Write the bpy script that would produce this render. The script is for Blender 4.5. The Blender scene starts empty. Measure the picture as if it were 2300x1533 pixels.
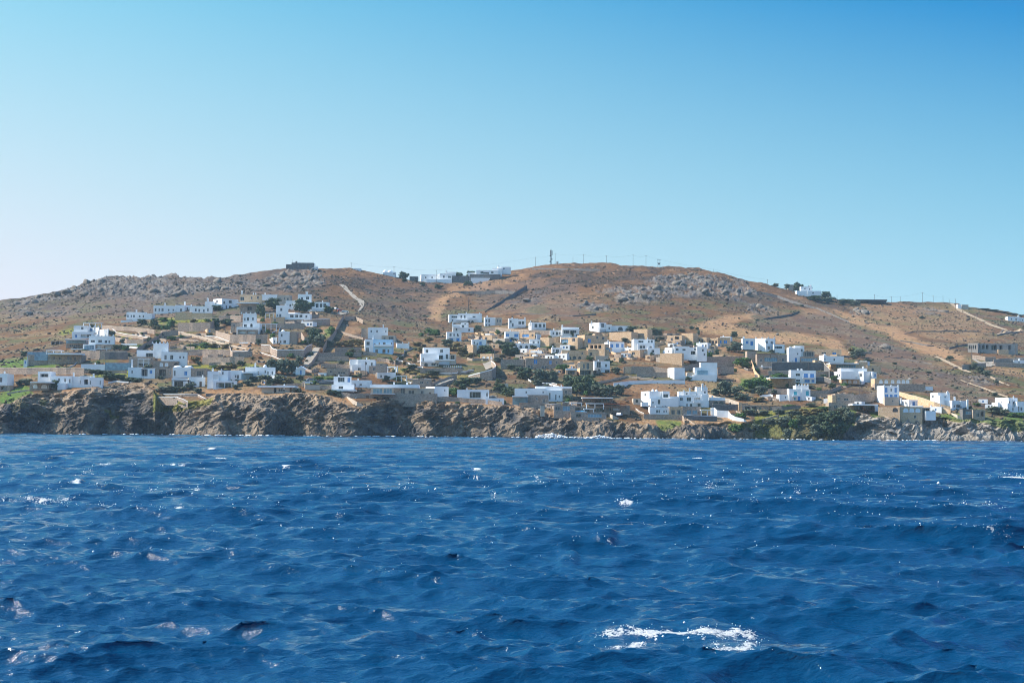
import bpy, math, random, numpy as np
from mathutils import Matrix, Vector
random.seed(7); rng = np.random.default_rng(7)
SC = bpy.context.scene
COL = SC.collection
R = math.radians
# ------------------------------------------------------------------ camera
F = 3194.0; CU, CV = 1150.0, 766.5; CAMH = 4.2
PITCH = math.atan((959.0 - CV) / F); ROLL = R(0.42)
RM = np.array(Matrix.Rotation(math.pi/2 + PITCH, 3, 'X') @ Matrix.Rotation(ROLL, 3, 'Z'))
def ray(u, v):
    u = np.asarray(u, float); v = np.asarray(v, float)
    d = np.stack([(u - CU)/F, (CV - v)/F, -np.ones_like(u + v)], -1) @ RM.T
    return d / d[..., 1:2]
def P(u, v, D):
    """the point of the place seen at photo pixel (u, v), D metres out to sea-ward distance"""
    r = ray(u, v) * np.asarray(D, float)[..., None]
    r[..., 2] += CAMH
    return r
cam = bpy.data.cameras.new('camera'); cam.sensor_width = 36; cam.lens = 36*F/2300
cam.clip_start = 1; cam.clip_end = 30000
co = bpy.data.objects.new('camera', cam); COL.objects.link(co)
co.matrix_world = Matrix.Translation((0, 0, CAMH)) @ Matrix(RM.tolist()).to_4x4()
SC.camera = co
# ------------------------------------------------------------------ world, sun
SUN_AZ, SUN_EL = R(-84), R(44)
w = bpy.data.worlds.new('World'); SC.world = w; w.use_nodes = True
nt = w.node_tree; bg = nt.nodes['Background']
sky = nt.nodes.new('ShaderNodeTexSky'); sky.sky_type = 'NISHITA'; sky.sun_disc = False
sky.sun_elevation = SUN_EL; sky.sun_rotation = SUN_AZ; sky.altitude = 0
sky.air_density = 1.0; sky.dust_density = 0.6; sky.ozone_density = 2.5
sep = nt.nodes.new('ShaderNodeSeparateColor'); com = nt.nodes.new('ShaderNodeCombineColor'); nt.links.new(sky.outputs[0], sep.inputs[0])
def sky_math(op, a, b_):
    q = nt.nodes.new('ShaderNodeMath'); q.operation = op
    for ii, vv in enumerate((a, b_)):
        if isinstance(vv, (int, float)): q.inputs[ii].default_value = vv
        else: nt.links.new(vv, q.inputs[ii])
    return q.outputs[0]
tc = nt.nodes.new('ShaderNodeTexCoord'); sx = nt.nodes.new('ShaderNodeSeparateXYZ'); nt.links.new(tc.outputs['Generated'], sx.inputs[0])
cl = lambda v, a, b_: sky_math('MINIMUM', sky_math('MAXIMUM', v, a), b_)
dx_, dz_ = cl(sx.outputs[0], -.5, .5), cl(sx.outputs[2], 0., .34); dxz = sky_math('MULTIPLY', dx_, dz_)
for ch, cf in enumerate(((1.66, .202, -2.3, -5.70, 3.886), (4.03, -.175, -.405, -7.29, -6.253), (2.93, .006, -.05, -2.05, -3.848))):   # clear-air grading of the low sky: paler to the horizon and towards the sun
    t_ = sky_math('ADD', sky_math('MULTIPLY', sep.outputs[ch], cf[1]), cf[0])
    for v_, c_k in ((dx_, cf[2]), (dz_, cf[3]), (dxz, cf[4])): t_ = sky_math('ADD', t_, sky_math('MULTIPLY', v_, c_k))
    nt.links.new(sky_math('MAXIMUM', t_, .05), com.inputs[ch])
el = nt.nodes.new('ShaderNodeMapRange'); el.interpolation_type = 'SMOOTHSTEP'; el.inputs[1].default_value = .31; el.inputs[2].default_value = .56; nt.links.new(sx.outputs[2], el.inputs[0])   # the high sky keeps its full brightness
mxs = nt.nodes.new('ShaderNodeMix'); mxs.data_type = 'RGBA'; nt.links.new(el.outputs[0], mxs.inputs[0]); nt.links.new(com.outputs[0], mxs.inputs[6]); tn = nt.nodes.new('ShaderNodeMix'); tn.data_type = 'RGBA'; tn.blend_type = 'MULTIPLY'; tn.inputs[0].default_value = 1; nt.links.new(sky.outputs[0], tn.inputs[6]); tn.inputs[7].default_value = (.52, .90, 1.05, 1); nt.links.new(tn.outputs[2], mxs.inputs[7])
nt.links.new(mxs.outputs[2], bg.inputs['Color']); bg.inputs['Strength'].default_value = 0.15
sd = Vector((math.sin(SUN_AZ)*math.cos(SUN_EL), math.cos(SUN_AZ)*math.cos(SUN_EL), math.sin(SUN_EL)))
sl = bpy.data.lights.new('sun', 'SUN'); sl.energy = 4.0; sl.angle = R(0.5); sl.color = (1, .93, .82)
so = bpy.data.objects.new('sun', sl); COL.objects.link(so)
so.rotation_euler = (-sd).to_track_quat('-Z', 'Y').to_euler(); so.location = sd*500
SC.view_settings.view_transform = 'Standard'; SC.view_settings.look = 'None'
SC.view_settings.exposure = 1.1; SC.view_settings.gamma = 1
SC.render.engine = 'CYCLES'
SC.cycles.max_bounces = 5; SC.cycles.diffuse_bounces = 2; SC.cycles.glossy_bounces = 2
SC.cycles.use_denoising = True; SC.cycles.filter_width = 1.0; SC.cycles.sample_clamp_direct = 10.0; SC.cycles.sample_clamp_indirect = 1.5
SC.cycles.caustics_reflective = False; SC.cycles.caustics_refractive = False
# ------------------------------------------------------------------ helpers: noise
_PT = np.random.default_rng(99).permutation(1024).astype(np.int32); _PT = np.concatenate([_PT, _PT, _PT])
_VT = np.random.default_rng(98).uniform(-1, 1, 1024).astype(np.float32)
def vnoise(x, y, z=None, s=0):
    x = np.asarray(x, np.float32); y = np.asarray(y, np.float32)
    x, y = np.broadcast_arrays(x, y)
    X, Y = np.floor(x), np.floor(y); fx, fy = x-X, y-Y
    fx = fx*fx*fx*(fx*(fx*6-15)+10); fy = fy*fy*fy*(fy*(fy*6-15)+10)
    X = X.astype(np.int32) + s*37; Y = Y.astype(np.int32) + s*101
    x0, x1 = _PT[X & 1023], _PT[(X+1) & 1023]; y0, y1 = Y & 1023, (Y+1) & 1023
    k = [_PT[x0+y0], _PT[x1+y0], _PT[x0+y1], _PT[x1+y1]]
    def lay(q):
        a, b, c, d = [_VT[(t+q) & 1023] if np.ndim(q) == 0 else _VT[_PT[t+q]] for t in k]
        a = a + (b-a)*fx; c = c + (d-c)*fx
        return a + (c-a)*fy
    if z is None: return lay(0)
    z = np.broadcast_to(np.asarray(z, np.float32), x.shape); Zf = np.floor(z); fz = z-Zf; fz = fz*fz*(3-2*fz); Zi = Zf.astype(np.int32)
    l0 = lay(Zi & 1023); return l0 + (lay((Zi+1) & 1023)-l0)*fz
def fbm(x, y, z=None, o=4, s=0, lac=2.03, g=.5):
    t = 0; a = 1; n = 0
    for i in range(o):
        t = t + a*vnoise(x, y, z, s+i); n += a; a *= g
        x = x*lac; y = y*lac; z = None if z is None else z*lac
    return t/n
def ridged(x, y, z=None, o=4, s=0):
    t = 0; a = 1; n = 0
    for i in range(o):
        t = t + a*(1-2*np.abs(vnoise(x, y, z, s+i))); n += a; a *= .5
        x = x*2.1; y = y*2.1; z = None if z is None else z*2.1
    return t/n
def smooth(a, b, x):
    t = np.clip((x-a)/(b-a), 0, 1); return t*t*(3-2*t)
# ------------------------------------------------------------------ helpers: meshes and objects
def link(name, me, parent=None, mats=()):
    o = bpy.data.objects.new(name, me); COL.objects.link(o)
    if parent is not None: o.parent = parent
    for m in mats: me.materials.append(m)
    return o
def tag(o, label=None, cat=None, group=None, kind=None):
    if label: o['label'] = label
    if cat: o['category'] = cat
    if group: o['group'] = group
    if kind: o['kind'] = kind
    return o
def empty(name, loc, label, cat, group=None):
    o = bpy.data.objects.new(name, None); COL.objects.link(o); o.location = loc; o.empty_display_size = .5
    return tag(o, label, cat, group)
def np_mesh(name, V, Fq, smooth_=False):
    me = bpy.data.meshes.new(name)
    V = np.asarray(V, np.float32); Fq = np.asarray(Fq, np.int32); k = Fq.shape[1]
    me.vertices.add(len(V)); me.vertices.foreach_set('co', V.ravel())
    me.loops.add(Fq.size); me.loops.foreach_set('vertex_index', Fq.ravel())
    me.polygons.add(len(Fq)); me.polygons.foreach_set('loop_start', np.arange(len(Fq), dtype=np.int32)*k)
    if smooth_: me.polygons.foreach_set('use_smooth', np.ones(len(Fq), bool))
    me.update(calc_edges=True); me.validate()
    return me
def grid_faces(nr, nc):
    i = np.arange((nr-1)*nc).reshape(nr-1, nc)[:, :-1].ravel()
    return np.stack([i, i+1, i+nc+1, i+nc], 1)
def vattr(me, name, arr):
    if arr.ndim == 1:
        a = me.attributes.new(name, 'FLOAT', 'POINT'); a.data.foreach_set('value', arr.astype(np.float32))
    else:
        a = me.attributes.new(name, 'FLOAT_COLOR', 'POINT')
        c = np.ones((len(arr), 4), np.float32); c[:, :3] = arr; a.data.foreach_set('color', c.ravel())
class MB:
    """collects faces for ONE mesh"""
    def __init__(s): s.v = []; s.f = []; s.m = []
    def face(s, pts, m=0):
        n = len(s.v); s.v += [tuple(map(float, p)) for p in pts]; s.f.append(tuple(range(n, n+len(pts)))); s.m.append(m)
    def prism(s, poly, z0, z1, m=0, mt=None):
        """poly: counter-clockwise (x, y) list; z0/z1 numbers or lists"""
        n = len(poly)
        z0 = [z0]*n if not isinstance(z0, (list, tuple)) else z0
        z1 = [z1]*n if not isinstance(z1, (list, tuple)) else z1
        b = [(p[0], p[1], z) for p, z in zip(poly, z0)]; t = [(p[0], p[1], z) for p, z in zip(poly, z1)]
        for i in range(n):
            j = (i+1) % n; s.face([b[i], b[j], t[j], t[i]], m)
        s.face(t, m if mt is None else mt); s.face(b[::-1], m)
    def hexa(s, a, b, m=0):
        """two quads a (front, ccw seen from outside) and b (back, same order)"""
        s.face(a, m); s.face(b[::-1], m)
        for i in range(4):
            j = (i+1) % 4; s.face([a[j], a[i], b[i], b[j]], m)
    def box(s, c, sz, m=0, rz=0):
        x, y, z = [t/2 for t in sz]; cs, sn = math.cos(rz), math.sin(rz)
        poly = [(c[0]+a*cs-b*sn, c[1]+a*sn+b*cs) for a, b in ((-x, -y), (x, -y), (x, y), (-x, y))]
        s.prism(poly, c[2]-z, c[2]+z, m)
    def tube(s, p, q, r0, r1, n=6, m=0):
        p, q = Vector(p), Vector(q); d = (q-p).normalized()
        e = d.cross(Vector((0, 0, 1)) if abs(d.z) < .95 else Vector((1, 0, 0))).normalized(); g = d.cross(e)
        A = [p+(e*math.cos(t)+g*math.sin(t))*r0 for t in [i*2*math.pi/n for i in range(n)]]
        B = [q+(e*math.cos(t)+g*math.sin(t))*r1 for t in [i*2*math.pi/n for i in range(n)]]
        for i in range(n):
            j = (i+1) % n; s.face([A[j], A[i], B[i], B[j]][::-1], m)
        s.face(B, m); s.face(A[::-1], m)
    def build(s, name, mats, parent=None, sm=False):
        me = bpy.data.meshes.new(name); me.from_pydata(s.v, [], s.f)
        for m in (mats if isinstance(mats, (list, tuple)) else [mats]): me.materials.append(m)
        me.polygons.foreach_set('material_index', s.m)
        if sm: me.polygons.foreach_set('use_smooth', [True]*len(s.f))
        me.update()
        o = bpy.data.objects.new(name, me); COL.objects.link(o)
        if parent is not None:
            o.parent = parent; o.matrix_parent_inverse = Matrix.Translation(-parent.location)
        return o
# ------------------------------------------------------------------ helpers: materials
def mat(name, base, rough=.8, spec=.3, var=None, scale=1., detail=4., bump=0., bscale=None, metallic=0., second=None, c0=.35, c1=.65, extra=None, vec=(1, 1, 1)):
    """base colour broken up by object-space noise, towards `var`"""
    m = bpy.data.materials.new(name); m.use_nodes = True; n = m.node_tree.nodes; L = m.node_tree.links
    b = n['Principled BSDF']; b.inputs['Roughness'].default_value = rough; b.inputs['Metallic'].default_value = metallic
    b.inputs['Specular IOR Level'].default_value = spec
    b.inputs['Base Color'].default_value = (*base, 1)
    geo = n.new('ShaderNodeNewGeometry'); mp = n.new('ShaderNodeMapping'); mp.inputs['Scale'].default_value = vec
    L.new(geo.outputs['Position'], mp.inputs[0])
    last = None
    def layer(c_from, colr, sc, lo, hi, det):
        t = n.new('ShaderNodeTexNoise'); t.inputs['Scale'].default_value = sc; t.inputs['Detail'].default_value = det; t.inputs['Roughness'].default_value = .62
        L.new(mp.outputs[0], t.inputs['Vector'])
        mr = n.new('ShaderNodeMapRange'); mr.inputs[1].default_value = lo; mr.inputs[2].default_value = hi; L.new(t.outputs[0], mr.inputs[0])
        mx = n.new('ShaderNodeMix'); mx.data_type = 'RGBA'; L.new(mr.outputs[0], mx.inputs[0])
        if c_from is None: mx.inputs[6].default_value = (*base, 1)
        else: L.new(c_from, mx.inputs[6])
        mx.inputs[7].default_value = (*colr, 1)
        return mx.outputs[2]
    if var is not None: last = layer(None, var, scale, c0, c1, detail)
    if second is not None: last = layer(last, second[0], second[1], second[2], second[3], 3)
    if last is not None: L.new(last, b.inputs['Base Color'])
    if bump:
        t = n.new('ShaderNodeTexNoise'); t.inputs['Scale'].default_value = bscale or scale*3; t.inputs['Detail'].default_value = 5
        L.new(mp.outputs[0], t.inputs['Vector'])
        bp = n.new('ShaderNodeBump'); bp.inputs['Strength'].default_value = bump; bp.inputs['Distance'].default_value = .2
        L.new(t.outputs[0], bp.inputs['Height']); L.new(bp.outputs[0], b.inputs['Normal'])
    return m
# ================================================================== terrain
def curve(pts):
    p = np.array(pts, float).reshape(-1, 2)
    return lambda u: np.interp(u, p[:, 0], p[:, 1])
RIDGE = curve([-400,700, 0,675, 60,668, 90,660, 120,655, 165,647, 215,632, 240,622, 265,620, 300,626, 345,624, 395,620, 420,624, 460,626, 500,623, 530,616, 560,612, 600,609, 640,604,
 700,605, 740,605, 790,605, 830,611, 870,618, 920,625, 960,631, 1000,634, 1050,629, 1090,620, 1130,610, 1170,603, 1200,597, 1235,592, 1300,591, 1360,592, 1400,597, 1440,598, 1480,600,
 1510,597, 1540,601, 1570,602, 1590,608, 1630,620, 1680,634, 1700,638, 1740,641, 1790,650, 1830,658, 1870,664, 1900,672, 1940,675, 2000,680, 2060,679, 2120,680, 2150,682, 2180,690,
 2210,693, 2260,699, 2300,709, 2700,760])
CLIFF = curve([-400,925, 0,910, 30,894, 60,889, 150,880, 230,868, 270,860, 320,860, 345,880, 358,905, 400,912, 440,902, 470,893, 490,885, 560,884, 600,890, 650,884, 700,885, 740,893, 770,905,
 790,915, 815,915, 840,904, 870,893, 920,895, 1000,905, 1050,910, 1100,912, 1160,915, 1200,920, 1250,935, 1300,945, 1350,942, 1400,952, 1450,958, 1550,956, 1600,950, 1630,952, 1700,955,
 1760,942, 1800,926, 1850,916, 1890,916, 1920,926, 1950,932, 2000,940, 2060,940, 2120,937, 2200,945, 2300,946, 2700,950])
DRIDGE = curve([-400,1020, 0,1060, 250,1100, 640,1020, 760,1050, 1000,1180, 1240,1130, 1500,1090, 1700,1080, 1900,1110, 2100,1120, 2300,1080, 2700,1050])
GEXP = curve([-400,1.5, 700,1.5, 1200,1.6, 1800,1.5, 2700,1.4])
_wu = np.arange(-500, 2900, 4.)
_wd = 566 + 16*vnoise(_wu/170., 0*_wu, s=3) + 7*vnoise(_wu/60., 0*_wu, s=4) + np.interp(_wu, [0, 300, 360, 600, 1300, 1450, 1560, 1690, 1760, 1880, 1910, 2300], [6, -6, 6, 0, 0, -6, -2, 2, -10, -8, 0, -6])
DWATER = lambda u: np.interp(u, _wu, _wd)
_g = np.exp(-(np.arange(-120, 121)*4./170)**2); _g /= _g.sum()
def soft(f): return np.convolve(np.pad(f(_wu), 120, mode='edge'), _g, 'valid')
_bs = soft(CLIFF) + 12; _rs = soft(RIDGE); _ds = soft(DRIDGE); _ws = np.convolve(np.pad(_wd, 120, mode='edge'), _g, 'valid')
def D_up(u, v):
    b, r = np.interp(u, _wu, _bs), np.interp(u, _wu, _rs); dr = np.interp(u, _wu, _ds)
    dc = np.interp(u, _wu, _ws) + 5 + (985-b)*.09
    t = (b - v)/(b - r); tp = np.clip(t, 0, 1.3)
    return dc + (dr-dc)*(.30*t + .70*tp**1.9)
def DCLIFF(u): return np.maximum(D_up(u, CLIFF(u)), DWATER(u) + 5)
def D_at(u, v):
    u = np.asarray(u, float); v = np.asarray(v, float)
    c, dc = CLIFF(u), DCLIFF(u)
    lo = dc - (dc - DWATER(u))*np.clip((v - c)/(988 - c), 0, 1)
    return np.where(v <= c, np.maximum(D_up(u, v), dc), lo)
NC = 1500
us = np.linspace(-330, 2630, NC)
n_cl, n_up, n_bk = 130, 250, 22
c_, r_, dc_, dr_, dw_ = CLIFF(us), RIDGE(us), DCLIFF(us), DRIDGE(us), DWATER(us)
pc = P(us, c_, dc_)
rows = []; UV = []
for i in range(n_cl):                                     # the sea cliff
    s = i/n_cl
    q = s**1.0
    z = -4 + (pc[:, 2]+4)*s
    bul = np.sin(s*math.pi)*0.8
    D = dw_ - 3 + (dc_-dw_+3)*(0.55*q + 0.45*q**4)
    x = pc[:, 0]*D/dc_
    rows.append(np.stack([x, D, z], 1)); UV.append(np.stack([us, np.interp(s, [0, 1], [0, 1])*0 + (1-s)*988 + s*c_], 1))
for i in range(n_up):
    t = i/(n_up-1); v = c_ + (r_-c_)*t
    D = D_at(us, v)
    rows.append(P(us, v, D)); UV.append(np.stack([us, v], 1))
pr = rows[-1]
for i in range(1, n_bk+1):                                # the far side of the ridge
    k = i/n_bk; dd = 520*k**1.6
    q = pr.copy(); q[:, 1] += dd; q[:, 0] *= q[:, 1]/pr[:, 1]; q[:, 2] -= 0.05*dd + 0.0004*dd*dd + 1.2*min(1, dd/10)
    rows.append(q); UV.append(np.stack([us, r_ - 0*us - .01], 1))
T = np.stack(rows, 0); UV = np.stack(UV, 0)
NR = T.shape[0]
U, Vv = UV[..., 0], UV[..., 1]
rowi = np.arange(NR)[:, None] + 0*U
incliff = 1 - smooth(n_cl-10, n_cl+6, rowi)
X, Y, Z = T[..., 0], T[..., 1], T[..., 2]
def poly_mask(pts, soft=3., wob=4.):
    """1 inside the outline (photo px on the ground), with a wobbled edge"""
    p = np.array(pts, float).reshape(-1, 2)
    uu = U + wob*fbm(X/9, Y/9, o=3, s=91); vv = Vv + .6*wob*fbm(X/9, Y/9, o=3, s=92)
    ins = np.zeros(U.shape, bool); dist = np.full(U.shape, 1e9)
    lo, hi = p.min(0) - 30, p.max(0) + 30
    sel = (U > lo[0]) & (U < hi[0]) & (Vv > lo[1]) & (Vv < hi[1])
    a, b = uu[sel], vv[sel]; i_ = np.zeros(a.shape, bool); d_ = np.full(a.shape, 1e9)
    for k in range(len(p)):
        x0, y0 = p[k]; x1, y1 = p[(k+1) % len(p)]
        if y0 != y1:
            i_ ^= ((y0 > b) != (y1 > b)) & (a < (x1-x0)*(b-y0)/(y1-y0) + x0)
        L2 = (x1-x0)**2 + (y1-y0)**2 + 1e-9
        h = np.clip(((a-x0)*(x1-x0) + (b-y0)*(y1-y0))/L2, 0, 1)
        d_ = np.minimum(d_, np.hypot(a-x0-h*(x1-x0), b-y0-h*(y1-y0)))
    sd_ = np.where(i_, d_, -d_)
    o = np.zeros(U.shape); o[sel] = smooth(-soft, soft, sd_)
    return o
def line_mask(pts, wd, soft=2., wob=2.):
    p = np.array(pts, float).reshape(-1, 2)
    lo, hi = p.min(0) - 20, p.max(0) + 20
    sel = (U > lo[0]) & (U < hi[0]) & (Vv > lo[1]) & (Vv < hi[1])
    a = U[sel] + wob*fbm(X[sel]/6, Y[sel]/6, o=2, s=93); b = Vv[sel] + wob*.5*fbm(X[sel]/6, Y[sel]/6, o=2, s=94); d_ = np.full(a.shape, 1e9)
    for k in range(len(p)-1):
        x0, y0 = p[k]; x1, y1 = p[k+1]; L2 = (x1-x0)**2 + (y1-y0)**2 + 1e-9
        h = np.clip(((a-x0)*(x1-x0) + (b-y0)*(y1-y0))/L2, 0, 1)
        d_ = np.minimum(d_, np.hypot(a-x0-h*(x1-x0), b-y0-h*(y1-y0)))
    o = np.zeros(U.shape); o[sel] = 1 - smooth(wd-soft, wd+soft, d_)
    return o
# rock outcrops: where bedrock stands out of the scrub
rk = np.zeros(U.shape)
def blob(u, v, ru, rv, a=1.):
    global rk
    rk = np.maximum(rk, a*np.exp(-(((U-u)/ru)**2 + ((Vv-v)/rv)**2)))
for b_ in ((1560, 645, 130, 40, 1), (1440, 665, 110, 26, .95), (1340, 690, 70, 18, .8), (1640, 650, 90, 35, .9), (1700, 690, 60, 20, .55), (300, 640, 330, 45, .75), (80, 700, 200, 60, .62), (660, 632, 90, 34, .95), (560, 640, 90, 24, .7),
           (1930, 700, 45, 16, .8), (2090, 700, 90, 16, .6), (2200, 850, 110, 30, .55), (1980, 790, 130, 50, .45), (860, 700, 100, 40, .45), (1180, 660, 150, 40, .42), (2280, 740, 80, 30, .6), (780, 730, 60, 14, .6), (1040, 640, 60, 14, .4), (2120, 840, 80, 20, .6), (960, 690, 60, 40, .4)):
    blob(*b_)
rkn = fbm(X/34, Y/34, o=4, s=11)
ROCK = smooth(.42, .62, rk*.85 + .30*rkn + .06) * (1-incliff)
village = smooth(640, 720, Vv)*(1-incliff)
village = village*np.clip(1-ROCK*.6, 0, 1)
# relief
up = (1-incliff)
bump1 = fbm(X/60, Y/60, o=4, s=21)*3.2*(1-village*.85) + fbm(X/14, Y/14, o=3, s=22)*.9*(1-village*.75) + fbm(X/5, Y/5, o=2, s=23)*.35*(1-.5*village)
bl = np.abs(vnoise(X/9, Y/7, s=31)); bl2 = np.abs(vnoise(X/4.2, Y/3.6, s=32))
rocky = (1-bl)**2*4.2 + (1-bl2)**2*1.7 - 2.4 + 1.2*fbm(X/2.4, Y/2.4, o=2, s=33)
near_edge = smooth(0, 22, rowi - n_cl)
hz = (bump1*near_edge + ROCK*rocky*.62*(1-.6*village))*up
behind = smooth(n_cl+n_up, n_cl+n_up+8, rowi)
Z2 = Z + hz*(1-.2*behind)
# cliff: tilted slabs, gullies and ledges pushed in and out of the face
tl = .55 + 1.1*fbm(X/70, Y/70, o=2, s=66)
cx = (X % 400)*np.cos(tl)*0 + X*math.cos(.55) + Z*np.sin(tl)*1.5; cz = -(X*math.sin(.55)) + Z*np.cos(tl)*1.5
wx = cx + 7*fbm(X/22, Z/14, Y/22, o=3, s=41); wz = cz + 5*fbm(X/20, Z/12, Y/20, o=3, s=42)
big = ridged(X/30 + .35*Z/10 + .4*fbm(X/25, Z/20, o=2, s=49), Z/45, o=2, s=43)
slab = ridged(wx/20, wz/12, Y/30, o=4, s=44)
slab = .45*slab + .55*np.round(slab*4)/4
fine = ridged(wx/8, wz/2.6, Y/9, o=3, s=45)
tiny = fbm(X/1.8, Z/1.2, Y/1.8, o=2, s=46)
edge = smooth(0, 14, rowi)*1
kf = incliff
but = ridged(X/17 + .5*fbm(X/12, Z/9, o=2, s=60) + Z/40, 0*X + Z/90, o=2, s=61)
push = (big*7 + but*5 + slab*4.2 + fine*2.5 + tiny*1.0 - 4)*kf
hgt = np.clip((Z+4)/10, 0.25, 1)
Y2 = Y - push*hgt
Z2 = Z2 + kf*(slab*1.3 + fine*.8 + tiny*.3)*np.clip((Z+3)/6, 0, 1)
# boulders awash at the foot
foot = kf*(1-smooth(2, 6.5, Z))
Z2 = Z2 + foot*np.clip(ridged(X/6, Y2/6, o=3, s=48)*2.2-.2, -.5, 2.5)*smooth(-3, 1, Z)
TV = np.stack([X*Y2/Y, Y2, Z2], -1)
# ------------------------------------------------------------------ land cover (what grows or lies where, plus painted cliff light and shade)
def lerp(a, b, t): return a + (np.asarray(b) - a)*t[..., None]
n1 = fbm(X/50, Y/50, o=4, s=51)*.5+.5; n2 = fbm(X/11, Y/11, o=4, s=52)*.5+.5; n3 = fbm(X/3.5, Y/3.5, o=3, s=53)*.5+.5
DRY = (.138, .070, .030); SCRUB = (.060, .039, .027); STRAW = (.40, .225, .11); GREY = (.20, .17, .14); GREYD = (.12, .11, .105); GREEN = (.075, .150, .020); YGREEN = (.19, .20, .025); OCHRE = (.36, .20, .10)
C = np.zeros(U.shape + (3,)) + np.array(DRY)
C = lerp(C, SCRUB, smooth(.40, .62, .55*n2+.45*n1)*.85)
C = lerp(C, STRAW, smooth(.56, .74, .5*n3+.3*n2+.2*(1-n1))*.6)
C = lerp(C, (.115, .094, .080), smooth(800, 500, U)*smooth(740, 690, Vv)*(.5+.4*n2))
ctr = smooth(.72, .97, 1-np.abs(vnoise(X/70, Z/5.5 + 1.5*fbm(X/40, Y/40, o=2, s=57), s=58)))*smooth(.35, .6, fbm(X/45, Y/45, o=2, s=59)*.5+.5)
C = lerp(C, (.065, .047, .038), ctr*.75)
C = lerp(C, (.20, .145, .075), village*smooth(.42, .62, n2)*.6)
C = lerp(C, (.085, .095, .035), village*smooth(.55, .72, fbm(X/16, Y/16, o=3, s=63)*.5+.5)*.75)
straw = 0*U
for pts, a in (([960,690, 985,668, 1060,640, 1090,632, 1105,640, 1040,655, 1000,680, 990,720, 965,715], .8), ([1010,640, 1200,612, 1180,620, 1090,652, 1000,665], .5),
               ([1560,730, 1620,712, 1700,700, 1690,712, 1640,728, 1700,745, 1790,748, 1880,762, 1910,800, 1890,800, 1840,772, 1700,770, 1640,755, 1570,745], .85),
               ([1870,690, 1930,712, 2010,735, 2060,765, 2110,775, 2170,800, 2160,812, 2060,790, 1990,750, 1900,720], .85), ([1780,690, 1850,690, 1900,706, 1870,712, 1810,702], .5),
               ([1900,680, 2150,690, 2240,730, 2180,770, 2080,760, 1990,730, 1920,700], .38), ([1570,765, 1650,760, 1640,785, 1580,785], .45),
               ([1620,800, 1650,800, 1690,830, 1712,855, 1660,860, 1625,845], .75), ([1390,860, 1500,852, 1700,862, 1690,880, 1560,895, 1420,880], .45), ([1560,938, 1680,930, 1690,948, 1570,958], .95), ([1440,938, 1560,940, 1560,962, 1450,965, 1400,955], .75),
               ([720,735, 800,730, 820,745, 760,760, 715,750], .6), ([740,775, 815,770, 815,800, 750,800], .5), ([690,820, 900,810, 980,830, 1060,845, 960,860, 740,830], .45),
               ([120,875, 350,862, 350,872, 130,890], .7), ([440,872, 560,880, 700,880, 800,890, 800,905, 700,895, 470,893], .75), ([1000,905, 1150,908, 1260,930, 1150,935, 1010,920], .85), ([860,895, 1000,905, 990,915, 870,905], .6), ([720,890, 790,890, 800,915, 730,925], .7),
               ([1960,905, 2030,905, 2080,935, 1990,940], .4), ([1840,905, 1900,905, 1890,925, 1800,930], .4), ([2080,790, 2300,830, 2300,850, 2150,815], .4), ([480,770, 560,775, 610,790, 560,800, 490,790], .5), ([2020,880, 2140,925, 2150,930, 2060,905], .6)):
    straw = np.maximum(straw, a*poly_mask(pts, 5, 9))
C = lerp(C, STRAW, straw*(.55+.45*n3)*(1-incliff*.3))
dark = np.maximum.reduce([poly_mask(p, 8, 12)*a for p, a in (([1900,730, 1990,760, 2120,830, 2230,880, 2300,905, 2300,930, 2130,900, 2000,860, 1930,800, 1900,760], .55), ([1690,705, 1850,700, 1960,745, 1920,760, 1800,745, 1700,735], .5), ([830,640, 1000,640, 960,720, 860,740, 800,690], .35), ([1060,640, 1290,620, 1310,720, 1070,700], .45))])
C = lerp(C, (.115, .085, .075), dark*.7)
gm = 0*U
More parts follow.
